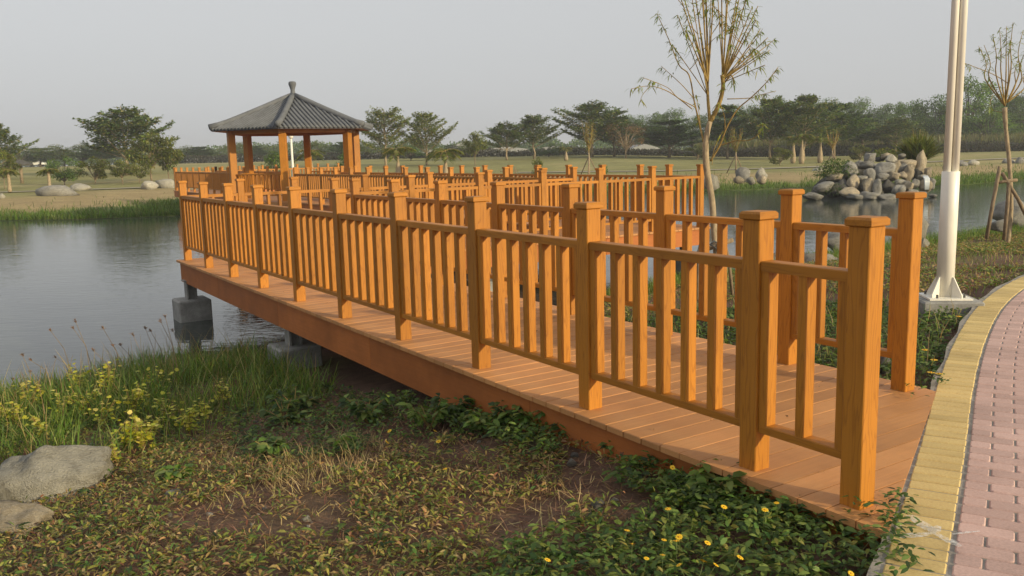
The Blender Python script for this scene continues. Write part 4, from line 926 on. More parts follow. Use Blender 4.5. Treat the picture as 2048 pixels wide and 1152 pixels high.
def willow(name, label, D, trunk, trad, shoots, pal, leafd, Lm):
    b0 = at_depth(*trunk[0], D); zb = gz(b0[0], b0[1]); tp = px_path(trunk, D); tp[0] = (tp[0][0], tp[0][1], zb - .1)
    o = empty(name, (0, 0, 0)); tag(o, label, 'tree'); org = np.array([tp[0][0], tp[0][1], zb]); o.location = tuple(org)
    mb = MB(); sp = smooth_pts([np.array(q) - org for q in tp]); rr = np.interp(np.linspace(0, 1, len(sp)), np.linspace(0, 1, len(trad)), trad); mb.tube(sp, list(rr), 10); mb.build('trunk', M_BARK_P, o, True)
    paths = []; mb = MB()
    for pts, r0, r1, dz in shoots:
        w_ = [np.array(q) - org for q in px_path(pts, D, dz)]; s_ = smooth_pts(w_, 4); mb.tube(s_, list(np.linspace(r0, r1, len(s_))), 6); paths.append(s_)
    mb.build('branches', M_TWIG, o, True)
    Vl, Fl, Cl = shoot_leaves(paths, leafd, Lm, pal, .45, .5, 2.2); link('foliage', mesh('foliage', Vl, Fl, M_LEAF, Cl), o)
    return o, org
WPAL = [(.22, .26, .04), (.28, .30, .06), (.16, .22, .04), (.32, .33, .08)]
SH = []
def fan(node, tips, r0, mid=.35, spread=.35, twig=True):
    for (x, y) in tips:
        nx0, ny0 = node; mx_, my_ = nx0 + (x - nx0) * spread, ny0 + (y - ny0) * mid
        SH.append(([(nx0, ny0), (mx_, my_), (nx0 + (x - nx0) * .7, ny0 + (y - ny0) * .7), (x, y)], r0, .004, random.uniform(-.5, .5)))
        if twig and random.random() < .75:
            f = random.uniform(.4, .75); bx, by = nx0 + (x - nx0) * f, ny0 + (y - ny0) * f; dx = random.choice((-1, 1)) * random.uniform(12, 40)
            SH.append(([(bx, by), (bx + dx * .6, by - random.uniform(10, 30)), (bx + dx, by - random.uniform(15, 60))], .005, .002, random.uniform(-.4, .4)))
SH.append(([(1420, 245), (1416, 200), (1415, 160), (1415, 100), (1412, 0), (1409, -150)], .021, .007, .1)); SH.append(([(1420, 245), (1438, 208), (1446, 175), (1444, 150)], .028, .022, -.1))
fan((1445, 160), [(1442, -140), (1463, -120), (1504, 15), (1516, 12), (1490, -60), (1512, 40), (1536, 75), (1526, 105), (1548, 80), (1476, -20), (1502, 95)], .011)
fan((1416, 165), [(1364, -20), (1383, -60), (1397, -120), (1350, -40), (1432, -80), (1372, 60)], .011)
fan((1446, 165), [(1455, -60), (1480, 20), (1497, -20), (1520, 60), (1530, 130), (1470, 40), (1430, -100), (1540, 100)], .006, .4, .4); fan((1415, 190), [(1375, -60), (1355, 30), (1390, -20), (1402, -140), (1424, -60), (1345, 90)], .006, .4, .4)
SH += [([(1408, 287), (1396, 235), (1388, 200), (1378, 150), (1358, 130), (1338, 80), (1314, 28)], .012, .004, .3), ([(1386, 195), (1362, 168), (1322, 132)], .006, .003, .2), ([(1384, 218), (1340, 185), (1300, 172), (1262, 178)], .007, .003, -.3), ([(1392, 215), (1355, 195), (1335, 175), (1285, 155)], .006, .003, -.3), ([(1300, 172), (1285, 190), (1280, 205)], .004, .002, 0),
       ([(1421, 322), (1440, 290), (1452, 258), (1474, 220), (1500, 197), (1530, 168), (1556, 135)], .013, .004, -.5), ([(1440, 291), (1470, 282), (1500, 280), (1522, 262), (1526, 246)], .008, .003, -.4), ([(1450, 262), (1449, 235), (1440, 205)], .006, .003, -.2), ([(1454, 198), (1500, 196), (1520, 190), (1552, 182)], .006, .003, -.2), ([(1410, 300), (1402, 262), (1398, 225), (1392, 190)], .006, .003, .3), ([(1445, 172), (1462, 150), (1468, 168)], .009, .008, -.1), ([(1424, 330), (1428, 300), (1446, 262)], .005, .002, .2)]
w1, org1 = willow('young_willow', 'young willow with a pale crooked trunk and thin upright shoots behind the railing', 10.9, [(1448, 612), (1438, 545), (1429, 470), (1424, 400), (1413, 335), (1412, 280), (1420, 243)], [.046, .044, .041, .039, .042, .036, .031], SH, WPAL, 11, .085)
def pxw(pts, D, org): return [np.array(at_depth(x, y, D)) - org for x, y in pts]
tie = empty('support_stakes', tuple(org1)); tag(tie, 'tied wooden support stakes around the crooked willow trunk', 'stakes')
for pts, r_ in (([(1392, 508), (1430, 492), (1466, 480)], .028), ([(1414, 440), (1398, 500), (1392, 640)], .02), ([(1448, 480), (1458, 520), (1470, 640)], .02)): MB().tube(pxw(pts, 10.8, org1), r_, 8).build('stake', M_STAKE, tie, True)
MB().tube(pxw([(1420, 488), (1434, 498), (1440, 488), (1428, 482), (1420, 490)], 10.75, org1), .012, 6).build('rope', M_STEEL, tie, True)
SH = []
fan((2010, 212), [(1957, 92), (1968, 90), (1986, 72), (1999, 58), (2013, 52), (2026, 45), (2020, 80)], .014, .45, .75, False); fan((2014, 205), [(2046, 62), (2052, 100), (2060, 135), (2036, 120)], .014, .4, .75, False)
SH += [([(2018, 168), (1985, 148), (1928, 126)], .008, .005, -.2), ([(1985, 190), (1982, 200), (1980, 212)], .006, .003, 0), ([(2004, 225), (1990, 222), (1978, 215)], .007, .003, .2)]
w2, org2 = willow('young_willow', 'slender young willow with a vase of bare shoots at the right edge', 16.2, [(2014, 482), (2022, 420), (2019, 330), (2012, 262), (2009, 215)], [.045, .04, .036, .034, .046], SH, WPAL, 9, .10)
tie = empty('support_stakes', tuple(org2)); tag(tie, 'tripod of wooden support stakes around the slender willow at the right edge', 'stakes')
for pts, r_ in (([(1973, 478), (1985, 410), (2000, 333)], .035), ([(2008, 480), (2014, 420), (2018, 365)], .035), ([(2066, 460), (2036, 398), (2004, 346)], .035), ([(1992, 366), (2012, 362), (2034, 360)], .03)): MB().tube(pxw(pts, 16.0, org2), r_, 8).build('stake', M_STAKE, tie, True)
def sapling(x, ytop, ybase, D, label, pal, twig=M_TWIG, n=14, leafd=3, stakes=True, wide=.22):
    p_ = at_depth(x, ybase, D); z0 = gz(p_[0], p_[1]); h = float(at_depth(x, ytop, D)[2]) - z0; o = empty('staked_sapling' if stakes else 'sapling', (p_[0], p_[1], z0)); tag(o, label, 'sapling')
    MB().tube([(0, 0, -.1), (.03, 0, h * .25), (0, .02, h * .5)], [.05, .045, .04], 7).build('trunk', M_BARK_P, o, True); mb = MB(); paths = []
    for i in range(n):
        a = random.uniform(0, 6.28); L = h * random.uniform(.3, .5); r_ = h * wide * random.uniform(.3, 1); s_ = [np.array(q) for q in ((0, 0, h * random.uniform(.42, .55)), (math.cos(a) * r_ * .7, math.sin(a) * r_ * .7, h * .5 + L * .45), (math.cos(a) * r_, math.sin(a) * r_, h * .5 + L))]; mb.tube(s_, [.02, .015, .006], 4, False); paths.append(s_)
    mb.build('branches', twig, o, True); Vl, Fl, Cl = shoot_leaves(paths, leafd, .22, pal, .1, .5, 1.0); link('foliage', mesh('foliage', Vl, Fl, M_LEAF, Cl), o)
    if stakes:
        for k in range(3): a = R(120 * k + 20); MB().tube([(math.cos(a) * h * .22, math.sin(a) * h * .22, -.1), (math.cos(a) * .06, math.sin(a) * .06, h * .36)], .035, 6).build('stake', M_STAKE, o, True)
sapling(1471, 252, 346, 62, 'staked sapling with rust red twigs and hanging green leaves', [(.2, .24, .04), (.16, .22, .03), (.26, .14, .05)], leafd=6)
sapling(1664, 254, 331, 66, 'staked sapling with bare yellowish twigs left of the rock fall', [(.22, .22, .06), (.25, .2, .08)], leafd=2); sapling(1178, 238, 346, 60, 'staked sapling with upright yellow twigs behind the railing posts', [(.28, .26, .06), (.24, .22, .05)], n=18, leafd=3, wide=.14)
sapling(1838, 255, 312, 80, 'yellow green sapling behind the rock fall plants', GREEN_Y, leafd=5, stakes=False)
for x, D, lb in ((745, 60, 'wooden tree stakes left of the palms'), (1018, 58, 'wooden tree stakes between the far posts')):
    p_ = at_depth(x, 340, D); o = empty('tree_stakes', (p_[0], p_[1], gz(p_[0], p_[1]))); tag(o, lb, 'stakes')
    for k in range(3): a = R(120 * k); MB().tube([(math.cos(a) * .5, math.sin(a) * .5, 0), (math.cos(a) * .4, math.sin(a) * .4, 1.3)], .035, 6).build('stake', M_STAKE, o)
    MB().tube([(-.6, 0, 1.05), (.6, 0, 1.05)], .03, 6).build('crossbar', M_STAKE, o)
# plants on the rock fall
def clump(name, label, P0, rad, n, pal, L, kind='leaf', cat='plant'):
    o = empty(name, P0); tag(o, label, cat); v = unit(RNG.normal(size=(n, 3))) * (RNG.uniform(.2, 1, n) ** .5)[:, None] * np.array(rad); v[:, 2] = np.abs(v[:, 2])
    if kind == 'leaf': g_ = leaf_geo(v, unit(v / np.array(rad) + RNG.normal(size=(n, 3)) * .5), RNG.uniform(.6, 1.3, n) * L, RNG.uniform(.3, .5, n) * L, pick(pal, n, .25), .3, 0, 1)
    else: v *= .3; g_ = blade_geo(v, unit(v / np.array(rad) * 2.2 + RNG.normal(size=(n, 3)) * .25 + np.array([0, 0, .55])), RNG.uniform(.6, 1.2, n) * L, .05, pick(pal, n, .25), .9)
    link('foliage', mesh('foliage', g_[0], g_[1], M_LEAF, g_[2]), o); mb = MB()
    for k in range(6): mb.tube([(0, 0, -.1), tuple(v[k * 7] * .6), tuple(v[k * 7])], [.02, .015, .005], 4, False)
    mb.build('stems', M_TWIG, o); return o
clump('rock_shrub', 'dark creeping shrub on the left flank of the rock fall', tuple(at_depth(1672, 352, 41)), (1.0, .8, .8), 1500, GREEN_D, .14, cat='shrub'); clump('rock_shrub', 'dark creeping plant in the shaded left gully of the rock fall', tuple(at_depth(1670, 388, 40)), (.8, .6, .5), 800, GREEN_D, .12, cat='shrub')
clump('rock_palm', 'feathery golden green palm bush crowning the rock fall', tuple(at_depth(1836, 322, 42.5)), (1.1, 1.1, .9), 1300, GREEN_Y + GREEN_O, 1.25, 'blade', 'palm'); clump('rock_shrub', 'olive shrub on top of the rock fall', tuple(at_depth(1770, 314, 42.5)), (.7, .6, .4), 600, GREEN_O, .14, cat='shrub')

# ------------------------------------------------------------------ near vegetation
def to_px(P):
    v = P - np.array([0, 0, CAM_H]); d = v @ FWD; return 1024 + F_PX * (v @ RT) / d, 576 - F_PX * (v @ UP) / d
def inpoly(x, y, poly):
    c = np.zeros(x.shape, bool); n = len(poly)
    for i in range(n):
        (x1, y1), (x2, y2) = poly[i], poly[(i + 1) % n]; k = ((y1 > y) != (y2 > y)) & (x < (x2 - x1) * (y - y1) / (y2 - y1 + 1e-9) + x1); c ^= k
    return c
def under_deck(X, Y):
    v = np.stack([X, Y], 1) - A0; s = v @ DV; t = v @ NV
    return (t > -.06) & (t < WD + .17) & (s > -.19 + .5 * (t + .1) - .05) & (s < 12.2)
def scatter(n, x0, x1, y0, y1, keep_deck=False):
    X = RNG.uniform(x0, x1, n); Y = RNG.uniform(y0, y1, n); Z = ground_z(X, Y); d = pond_dist(X, Y); ps = path_side(X, Y)
    k = (d > .05) & (ps < -.05)
    if not keep_deck: k &= ~under_deck(X, Y)
    P = np.stack([X, Y, Z], 1)[k]; u, v = to_px(P); return P, u, v, d[k]
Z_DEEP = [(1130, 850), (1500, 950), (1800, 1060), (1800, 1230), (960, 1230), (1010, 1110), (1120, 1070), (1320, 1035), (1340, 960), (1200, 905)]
Z_BARE = [[(470, 985), (640, 950), (720, 1010), (700, 1070), (420, 1080), (300, 1040)], [(1130, 905), (1240, 930), (1310, 1000), (1290, 1050), (1180, 1040), (1120, 980)], [(620, 890), (760, 870), (760, 930), (640, 960)]]
Z_HERB = [(480, 770), (700, 775), (980, 805), (1190, 835), (1190, 880), (800, 885), (650, 930), (470, 920)]
Z_GRASS = [(-200, 690), (130, 680), (330, 640), (560, 650), (640, 720), (560, 790), (500, 860), (330, 900), (180, 930), (-200, 930)]
def wedelia(P, pal, hgt, Lm, per, stem_pal, spread=.035, nar=1.0, up=0.0):
    n = len(P); k = np.repeat(np.arange(n), per); m_ = len(k); an = RNG.uniform(0, 6.28, m_); el = RNG.uniform(-.1, .9, m_) + up
    h = (RNG.uniform(.25, 1, n) ** .7 * hgt)[k] * RNG.uniform(.6, 1.05, m_); off = np.stack([np.cos(an) * RNG.uniform(0, spread, m_), np.sin(an) * RNG.uniform(0, spread, m_), h], 1)
    D = np.stack([np.cos(an) * np.cos(el), np.sin(an) * np.cos(el), np.sin(el)], 1); tone = RNG.uniform(.75, 1.25, n)[k][:, None]
    c = pick(pal, m_, .16) * tone; Lf = RNG.uniform(.65, 1.25, m_) * Lm
    return leaf_geo(P[k] + off, D, Lf, Lf * RNG.uniform(.30, .46, m_) * nar, c, .35 + up * .5, .12, 2)
def litter(P, pal, Lm, wd, tilt=.35):
    n = len(P); an = RNG.uniform(0, 6.28, n); D = np.stack([np.cos(an), np.sin(an), np.abs(RNG.normal(size=n)) * tilt], 1); return blade_geo(P + np.array([0, 0, .008]), D, RNG.uniform(.4, 1.3, n) * Lm, wd, pick(pal, n, .2), .5)
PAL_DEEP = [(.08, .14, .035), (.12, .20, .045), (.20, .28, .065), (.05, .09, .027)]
PAL_GR0 = [(.11, .19, .035), (.14, .22, .04)]
PAL_MIX = [(.27, .28, .06), (.36, .34, .08), (.18, .22, .045), (.42, .31, .11), (.50, .36, .17), (.13, .18, .04), (.44, .25, .12), (.24, .11, .06)]
PAL_STRAW = [(.40, .30, .14), (.46, .36, .18), (.30, .21, .10)]; PAL_RED = [(.22, .11, .07), (.30, .16, .09), (.17, .09, .06), (.36, .23, .13)]
P, u, v, d_ = scatter(37000, -6.6, 1.6, 2.2, 9.0)
bare = np.zeros(len(u), bool)
for z in Z_BARE: bare |= inpoly(u, v, z)
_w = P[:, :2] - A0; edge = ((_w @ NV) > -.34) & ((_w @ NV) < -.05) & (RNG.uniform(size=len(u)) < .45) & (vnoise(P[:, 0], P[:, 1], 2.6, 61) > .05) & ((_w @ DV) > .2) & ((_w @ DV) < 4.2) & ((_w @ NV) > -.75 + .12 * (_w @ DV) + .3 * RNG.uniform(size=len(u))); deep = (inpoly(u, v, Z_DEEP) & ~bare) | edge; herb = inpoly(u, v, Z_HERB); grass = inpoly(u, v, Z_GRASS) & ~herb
mixz = ~deep & ~herb & ~grass & (d_ > .6)
patch = vnoise(P[:, 0], P[:, 1], 3.1, 8)
keep = mixz & ((~bare & (patch > -.65)) | (bare & (RNG.uniform(size=len(u)) < .1)))
rnd = RNG.uniform(size=len(u))
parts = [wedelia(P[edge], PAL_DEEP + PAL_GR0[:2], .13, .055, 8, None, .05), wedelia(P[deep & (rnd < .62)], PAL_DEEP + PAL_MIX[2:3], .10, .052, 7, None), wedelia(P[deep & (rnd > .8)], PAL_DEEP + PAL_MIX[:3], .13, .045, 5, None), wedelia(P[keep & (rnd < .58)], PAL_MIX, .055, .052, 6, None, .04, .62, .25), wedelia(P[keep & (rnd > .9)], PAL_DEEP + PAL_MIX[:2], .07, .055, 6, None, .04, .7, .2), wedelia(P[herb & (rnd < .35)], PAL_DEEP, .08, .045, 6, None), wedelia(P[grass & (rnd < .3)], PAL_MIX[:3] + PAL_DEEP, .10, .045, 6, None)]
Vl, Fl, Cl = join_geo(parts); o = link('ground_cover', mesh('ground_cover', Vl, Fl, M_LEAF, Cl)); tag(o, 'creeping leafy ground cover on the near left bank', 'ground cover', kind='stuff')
P2, u2, v2, d2 = scatter(56000, -6.6, 1.6, 2.2, 9.0)
parts = [litter(P2[::2], PAL_RED, .10, .005), litter(P2[1::4], PAL_STRAW, .09, .005, .7)]
k = inpoly(u2, v2, [(540, 940), (700, 880), (790, 900), (760, 960), (600, 1000), (520, 980)]) ; parts.append(blade_geo(P2[k], unit(RNG.normal(size=(k.sum(), 3)) * .55 + np.array([0, 0, .8])), RNG.uniform(.08, .2, k.sum()), .004, pick(PAL_STRAW, k.sum(), .15), .9))
k = mixz_ = (~inpoly(u2, v2, Z_DEEP)) & (vnoise(P2[:, 0], P2[:, 1], 2.3, 21) > .55) & (v2 > 880); kk = np.where(k)[0][::3]; parts.append(blade_geo(P2[kk], unit(RNG.normal(size=(len(kk), 3)) * .5 + np.array([0, 0, .8])), RNG.uniform(.06, .16, len(kk)), .004, pick(PAL_STRAW, len(kk), .15), .9))
Vl, Fl, Cl = join_geo(parts); o = link('dry_litter', mesh('dry_litter', Vl, Fl, M_DRY, Cl)); tag(o, 'dry straw and reddish litter on the near left bank', 'dry litter', kind='stuff')
# pebbles
mb = MB(); Pk, Fk = rock_geo(3, 1); idx = RNG.integers(0, len(P2), 700)
for i in idx:
    if abs(vnoise(P2[i, 0], P2[i, 1], 1.7, 33)) < .25 and not inpoly(u2[i:i + 1], v2[i:i + 1], Z_DEEP)[0]:
        s = random.uniform(.006, .02); mb.add((Pk * np.array([s * random.uniform(.8, 1.6), s, s * .6]) + P2[i] + np.array([0, 0, s * .3])), Fk)
o = mb.build('pebbles', M_ST_GREY, None, True); tag(o, 'scattered grey pebbles on the near left bank', 'pebbles', kind='stuff')
# tall grass at the water edge
P, u, v, d_ = scatter(70000, -7.5, .5, 6.0, 12.5, True)
gk = (d_ < 3.6) & (u < 690) & ~((u > 575) & (v < 745)) & (RNG.uniform(size=len(u)) < np.clip(1.1 - d_ * .27, .05, .9)) & (vnoise(P[:, 0], P[:, 1], 1.9, 14) > -.55 + .18 * np.maximum(0, d_ - 1)) & (~under_deck(P[:, 0], P[:, 1]) | (RNG.uniform(size=len(u)) < .06)); G = P[gk]; n = len(G)
PAL_GR = [(.14, .23, .04), (.18, .27, .05), (.10, .17, .035), (.26, .30, .08)]
parts = [blade_geo(G, unit(RNG.normal(size=(n, 3)) * .28 + np.array([0, 0, 1])), RNG.uniform(.12, .42, n) * (1 + .3 * vnoise(G[:, 0], G[:, 1], 1.4, 2)), .008, pick(PAL_GR, n, .2), .8)]
sel = RNG.integers(0, n, 900); parts.append(blade_geo(G[sel], unit(RNG.normal(size=(900, 3)) * .3 + np.array([0, 0, 1])), RNG.uniform(.3, .6, 900), .006, pick(PAL_STRAW, 900, .2), .6))
Vl, Fl, Cl = join_geo(parts); o = link('tall_grass', mesh('tall_grass', Vl, Fl, M_LEAF, Cl)); tag(o, 'tall green grass along the near left water edge', 'grass', kind='stuff')
# seed stalks with feathery rust heads
parts = []; ST = [(150, 640), (60, 745), (205, 655), (145, 655), (320, 640), (330, 632), (300, 660), (240, 690), (100, 660), (45, 710), (60, 720), (110, 715), (290, 655), (345, 660), (185, 700), (265, 668), (25, 760), (225, 690)]
mb = MB(); fp = []; fd = []
for (x, y) in ST:
    D = random.uniform(8.3, 9.8); tip = at_depth(x, y, D); bx, by = tip[0] + random.uniform(.05, .2), tip[1] + random.uniform(-.15, .15); b_ = np.array([bx, by, max(gz(bx, by), -.9)]); mid = b_ * .45 + tip * .55 + np.array([.04, 0, .05]); mb.tube([b_, mid, tip], [.004, .003, .002], 4, False)
    for k in range(26): fp.append(tip - (tip - mid) * random.uniform(0, .12)); fd.append((random.gauss(-.15, .3), random.gauss(0, .2), random.uniform(.3, 1.2)))
o = empty('seed_grass', (0, 0, 0)); tag(o, 'thin seed stalks with rust feathery heads above the grass', 'grass', kind='stuff'); mb.build('stalks', M_STAKE, o)
Vl, Fl, Cl = leaf_geo(np.array(fp), np.array(fd), RNG.uniform(.02, .055, len(fp)), .006, pick([(.22, .12, .08), (.28, .17, .11), (.2, .13, .1)], len(fp), .15), .3, 0, 1); link('seed_heads', mesh('seed_heads', Vl, Fl, M_DRY, Cl), o)
# yellow-leaved weeds
def gpoint(x, y):
    p_ = on_z(x, y, -.5)
    for _ in range(14): p_ = p_ * .4 + .6 * on_z(x, y, gz(p_[0], p_[1]))
    return np.array([p_[0], p_[1], gz(p_[0], p_[1])])
YW = [(60, 830, .3, 40, 'yellow weed in the grass furthest left'), (165, 800, .34, 40, 'yellow weed left of the tall spike'), (270, 845, .3, 50, 'yellow weed behind the densest one in the grass'), (380, 870, .24, 44, 'yellow weed in front of the grass right of the densest one'), (320, 800, .3, 30, 'yellow weed high in the grass near the pier'), (170, 840, .28, 44, 'yellow weed midway between boulder and water'), (25, 860, .26, 36, 'yellow weed cut by the left edge'), (222, 815, .42, 34, 'tall yellow weed with a spike of round leaves in the grass'), (285, 905, .26, 70, 'densest yellow-leaved weed right above the tan boulder'), (250, 900, .22, 34, 'yellow-leaved weed between the tan boulder and the densest one'), (340, 842, .22, 30, 'yellow-leaved weed at the right end of the grass'), (300, 880, .2, 30, 'small yellow-leaved weed behind the densest one'), (120, 850, .28, 26, 'yellow green weed left in the grass above the boulder'), (85, 885, .22, 30, 'yellow-leaved weed just above the tan boulder top'), (410, 848, .2, 22, 'sparse yellow weed furthest right'), (205, 865, .25, 26, 'yellow weed behind the boulder corner'), (440, 820, .26, 16, 'thin yellow weed by the shaded herbs'), (235, 930, .15, 22, 'low yellow weed beside the boulder corner')]
PAL_Y = [(.62, .58, .07), (.55, .52, .05), (.45, .48, .06), (.70, .62, .16)]
for x, y, h, n, lb in YW:
    b_ = gpoint(x, y); o = empty('yellow_weed', tuple(b_)); tag(o, lb, 'weed', 'yellow-leaved weeds by the water'); mb = MB(); Pp = []; Dd = []
    for k in range(4 + n // 12):
        a = random.uniform(0, 6.28); r_ = random.uniform(.02, .16); e = np.array([math.cos(a) * r_, math.sin(a) * r_, h * random.uniform(.7, 1.15)]); mb.tube([(0, 0, 0), tuple(e * np.array([.4, .4, .6])), tuple(e)], [.004, .003, .002], 4, False)
        for j in range(max(6, int(1.5 * n / (3 + n // 20)))):
            u_ = random.uniform(.35, 1); Pp.append(e * u_ + np.random.default_rng(random.randrange(9 ** 8)).normal(size=3) * .02); aa = random.uniform(0, 6.28); Dd.append((math.cos(aa), math.sin(aa), random.uniform(-.2, .5)))
    mb.build('stems', M_TWIG, o); m_ = len(Pp); Lf = RNG.uniform(.03, .052, m_); Vl, Fl, Cl = leaf_geo(np.array(Pp), np.array(Dd), Lf, Lf * .95, pick(PAL_Y, m_, .1), .2, .1, 2); link('leaves', mesh('leaves', Vl, Fl, M_LEAF, Cl), o)
# broad-leaved herbs
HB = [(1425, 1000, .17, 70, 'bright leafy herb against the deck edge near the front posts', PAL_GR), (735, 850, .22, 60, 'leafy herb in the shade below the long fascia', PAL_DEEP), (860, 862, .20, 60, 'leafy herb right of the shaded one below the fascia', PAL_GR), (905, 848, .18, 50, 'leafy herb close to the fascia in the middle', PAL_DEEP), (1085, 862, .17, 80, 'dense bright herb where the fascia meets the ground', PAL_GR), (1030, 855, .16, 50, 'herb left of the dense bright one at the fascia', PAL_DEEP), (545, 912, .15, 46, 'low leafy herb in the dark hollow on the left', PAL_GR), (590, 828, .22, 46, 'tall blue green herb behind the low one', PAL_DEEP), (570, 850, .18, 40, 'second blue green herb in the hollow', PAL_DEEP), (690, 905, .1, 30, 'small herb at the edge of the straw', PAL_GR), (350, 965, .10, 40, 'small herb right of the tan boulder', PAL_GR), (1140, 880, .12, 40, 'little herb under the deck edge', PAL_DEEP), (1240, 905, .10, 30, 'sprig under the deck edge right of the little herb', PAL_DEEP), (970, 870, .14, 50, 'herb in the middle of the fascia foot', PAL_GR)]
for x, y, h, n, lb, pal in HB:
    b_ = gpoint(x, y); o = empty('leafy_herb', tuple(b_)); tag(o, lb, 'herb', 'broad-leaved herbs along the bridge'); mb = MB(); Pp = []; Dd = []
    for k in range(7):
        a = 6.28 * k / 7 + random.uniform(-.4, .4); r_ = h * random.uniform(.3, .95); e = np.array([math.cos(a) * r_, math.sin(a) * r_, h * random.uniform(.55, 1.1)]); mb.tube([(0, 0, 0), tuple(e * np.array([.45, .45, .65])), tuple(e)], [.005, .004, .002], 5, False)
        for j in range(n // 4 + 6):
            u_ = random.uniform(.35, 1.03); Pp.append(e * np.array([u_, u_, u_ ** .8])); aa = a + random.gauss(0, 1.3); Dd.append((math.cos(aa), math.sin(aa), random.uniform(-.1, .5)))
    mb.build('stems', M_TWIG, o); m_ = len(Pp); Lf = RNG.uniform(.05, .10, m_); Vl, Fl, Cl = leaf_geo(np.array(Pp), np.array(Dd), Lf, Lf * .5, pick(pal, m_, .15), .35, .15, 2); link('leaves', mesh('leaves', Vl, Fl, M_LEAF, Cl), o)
# yellow daisies
def daisy_mesh():
    V = []; Fc = []; n = 9
    for k in range(n):
        a = 6.283 * k / n; c, s = math.cos(a), math.sin(a); o = len(V)
        for r_, w_, z_ in ((.003, .0025, 0), (.010, .004, .002), (.016, .003, .001)): V += [(c * r_ - s * w_, s * r_ + c * w_, z_), (c * r_ + s * w_, s * r_ - c * w_, z_)]
        Fc += [(o, o + 1, o + 3, o + 2), (o + 2, o + 3, o + 5, o + 4)]
    return V, Fc
M_PETAL, *_ = mat('yellow_petal', (.80, .50, .015), .6); M_DISC, *_ = mat('flower_disc', (.55, .28, .01), .8); M_STEMG, *_ = mat('flower_stem', (.12, .16, .04), .6)
pet = mesh('petals', *daisy_mesh(), M_PETAL); disc = MB().tube([(0, 0, -.003), (0, 0, .003), (0, 0, .005)], [.004, .005, .002], 8).mesh('disc', M_DISC, True); stm = MB().tube([(0, 0, -.09), (.004, 0, -.04), (0, 0, 0)], .0013, 4).mesh('stem', M_STEMG, True)
for i, (x, y) in enumerate([(1530, 1020), (1553, 1006), (1448, 1014), (1336, 1018), (1328, 1080), (1352, 1082), (1358, 1074), (1415, 1086), (1325, 1110), (1293, 1117), (1407, 1122), (1432, 1130), (1358, 1130), (1480, 1115), (1702, 1147), (1254, 1061), (1264, 1088), (1345, 935), (774, 884), (877, 883), (978, 832), (870, 862), (890, 938), (1095, 1120), (779, 862)]):
    p_ = on_z(x, y, gpoint(x, y + 12)[2] + (.17 if x > 1000 else .11)); o = empty('yellow_daisy', tuple(p_), random.uniform(0, 6)); o.rotation_euler = (random.gauss(-.25, .25), random.gauss(.1, .25), random.uniform(0, 6)); tag(o, 'yellow daisy standing above the ground cover on the near left bank', 'flower', 'yellow daisies on the near left bank'); s = random.uniform(.65, .95) if y > 900 else 1.0
    for nm, me in (('petals', pet), ('disc', disc), ('stem', stm)): c = link(nm, me, o); c.scale = (s, s, 1 if nm == 'stem' else s)
# dead leaves and grit lying on the deck
n = 70; ss = RNG.uniform(.2, 9, n); tt = RNG.uniform(.05, WD + .05, n); ok = ss > -.1 + .5 * (tt + .1); ss, tt = ss[ok], tt[ok]; n = len(ss); q = A0 + tt[:, None] * NV + ss[:, None] * DV
an = RNG.uniform(0, 6.28, n); Vl, Fl, Cl = leaf_geo(np.column_stack([q, np.full(n, .004)]), np.stack([np.cos(an), np.sin(an), np.full(n, .12)], 1), RNG.uniform(.012, .035, n), RNG.uniform(.006, .014, n), pick([(.10, .05, .03), (.18, .10, .05), (.25, .17, .08)], n, .2), .1, .2, 2)
o = link('fallen_leaves', mesh('fallen_leaves', Vl, Fl, M_DRY, Cl)); tag(o, 'specks of dead leaves lying on the deck boards', 'leaves', kind='stuff')
# right bank between deck and path, and beyond
P, u, v, d_ = scatter(120000, 1.0, 16.5, 5.0, 26.0); rnd = RNG.uniform(size=len(u)); ps = path_side(P[:, 0], P[:, 1]); sx = (P[:, :2] - A0) @ NV
kd = np.hypot(P[:, 0], P[:, 1]); close = (kd < 9.6) & (sx > WD); lampclear = np.hypot(P[:, 0] - LX, P[:, 1] - LY) > .4
pat = vnoise(P[:, 0], P[:, 1], 1.6, 40)
k1 = close & lampclear & (rnd < .75); k2 = ~close & lampclear & (pat > -.2) & (rnd < .5) & (d_ > .2)
PAL_RB = PAL_DEEP + [(.10, .14, .03), (.13, .15, .04)]
parts = [wedelia(P[k1], PAL_RB, .11, .055, 7, None, .06), wedelia(P[k2], PAL_MIX + PAL_DEEP[1:3], .06, .06, 4, None, .06)]
k3 = ~close & (rnd > .72); n = k3.sum(); parts.append(blade_geo(P[k3], unit(RNG.normal(size=(n, 3)) * .35 + np.array([0, 0, 1])), RNG.uniform(.05, .14, n), .008, pick(PAL_GR + PAL_STRAW, n, .2), .7))
k4 = (d_ < 1.3) & (rnd < .8); n = k4.sum(); parts.append(blade_geo(P[k4], unit(RNG.normal(size=(n, 3)) * .35 + np.array([0, 0, 1])), RNG.uniform(.12, .32, n), .01, pick(PAL_GR, n, .2), .7))
n = 500; sel = RNG.choice(np.where(close & lampclear)[0], n); parts.append(blade_geo(P[sel], unit(RNG.normal(size=(n, 3)) * .3 + np.array([0, 0, 1])), RNG.uniform(.15, .34, n), .006, pick(PAL_GR + PAL_STRAW, n, .2), .5))
Vl, Fl, Cl = join_geo(parts); o = link('bank_plants', mesh('bank_plants', Vl, Fl, M_LEAF, Cl)); tag(o, 'green plants and short grass on the right bank beside the path', 'ground cover', kind='stuff')
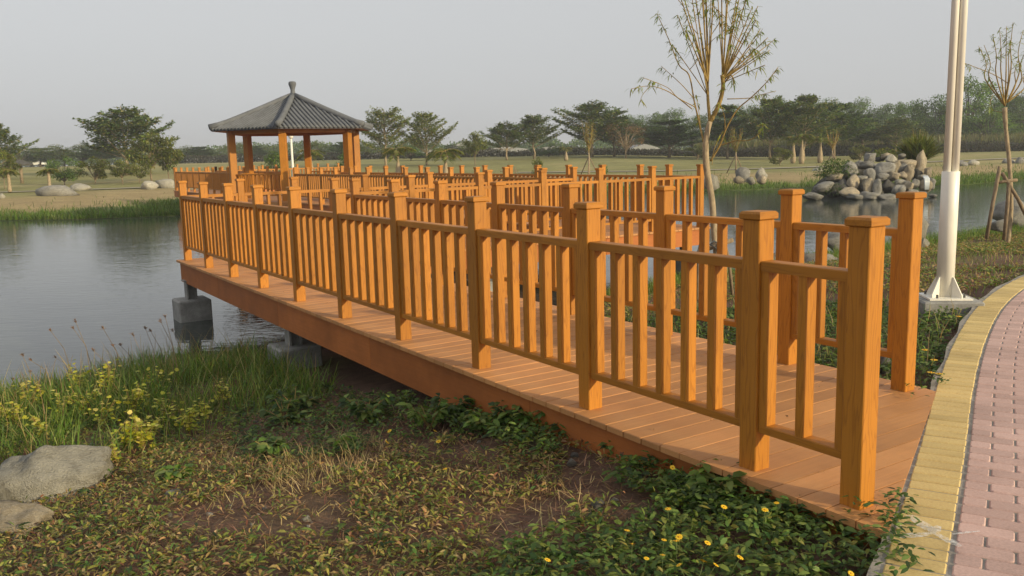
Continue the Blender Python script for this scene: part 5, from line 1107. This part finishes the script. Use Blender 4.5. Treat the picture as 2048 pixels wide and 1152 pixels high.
for i, (x, y) in enumerate([(1878, 748), (1862, 745), (1917, 633), (1850, 700), (1868, 720), (1580, 690)]):
    p_ = on_z(x, y, .0); o = empty('yellow_daisy', tuple(p_), random.uniform(0, 6)); tag(o, 'yellow daisy in the green plants between the deck and the path', 'flower', 'yellow daisies beside the path')
    for nm, me in (('petals', pet), ('disc', disc), ('stem', stm)): c = link(nm, me, o); c.scale = (1.6, 1.6, 1 if nm == 'stem' else 1.6)
# creeping sprigs over the deck end and the path edge
P = []
for (x, y, k) in ((1790, 1000, 40), (1785, 1035, 50), (1800, 1055, 30), (1770, 1075, 40), (1742, 1025, 14), (1720, 1015, 10), (1880, 760, 20), (1830, 785, 14), (1800, 1110, 40), (1780, 1140, 30)):
    b_ = on_z(x, y, .02); P += [b_ + np.array([random.gauss(0, .035), random.gauss(0, .05), random.uniform(-.02, .04)]) for _ in range(k)]
P = np.array(P); n = len(P); an = RNG.uniform(0, 6.28, n); Vl, Fl, Cl = leaf_geo(P, np.stack([np.cos(an), np.sin(an), RNG.uniform(-.1, .6, n)], 1), RNG.uniform(.03, .05, n), .016, pick(PAL_DEEP, n, .15), .3, .12, 2)
o = link('creeping_sprigs', mesh('creeping_sprigs', Vl, Fl, M_LEAF, Cl)); tag(o, 'green creeping sprigs growing over the deck corner and the path edge', 'ground cover', kind='stuff')
# grass fringe on the far shores
pp = []
for i in range(len(POND)):
    a, b_ = POND[i], POND[(i + 1) % len(POND)]
    if min(a[1], b_[1]) < 33: continue
    n = int(np.linalg.norm(b_ - a) * 230)
    if max(abs(a[0]), abs(b_[0])) > 60: continue
    t = RNG.uniform(0, 1, n)[:, None]; q = a + (b_ - a) * t; nv = np.array([b_[1] - a[1], -(b_[0] - a[0])]); nv = nv / np.linalg.norm(nv); q = q + nv * RNG.exponential(1.9 if a[0] > 5 else .9, n)[:, None]; pp.append(q)
q = np.concatenate(pp); dq = pond_dist(q[:, 0], q[:, 1]); q = q[dq > -.1]; n = len(q); P = np.stack([q[:, 0], q[:, 1], np.maximum(ground_z(q[:, 0], q[:, 1]), -.92)], 1)
Vl, Fl, Cl = blade_geo(P, unit(RNG.normal(size=(n, 3)) * .3 + np.array([0, 0, 1])), RNG.uniform(.12, .42, n), .03, pick([(.11, .19, .03), (.14, .22, .04), (.09, .14, .03), (.17, .2, .06)], n, .2), .6); o = link('shore_grass', mesh('shore_grass', Vl, Fl, M_LEAF, Cl)); tag(o, 'bright green grass fringe along the far shore', 'grass', kind='stuff')

# ------------------------------------------------------------------ hazy air
m = bpy.data.materials.new('haze_air'); m.use_nodes = True; nd = m.node_tree.nodes; nd.remove(nd['Principled BSDF'])
pv = nd.new('ShaderNodeVolumePrincipled'); pv.inputs['Color'].default_value = (.93, .95, 1.0, 1); pv.inputs['Density'].default_value = .0008; pv.inputs['Anisotropy'].default_value = .2
m.node_tree.links.new(pv.outputs[0], nd['Material Output'].inputs['Volume'])
h_ = link('haze', mesh('haze', *box_geo(-2600, 2600, -120, 3600, -9, 16.5), m)); tag(h_, 'thin pale haze over the whole park', 'haze', kind='stuff')
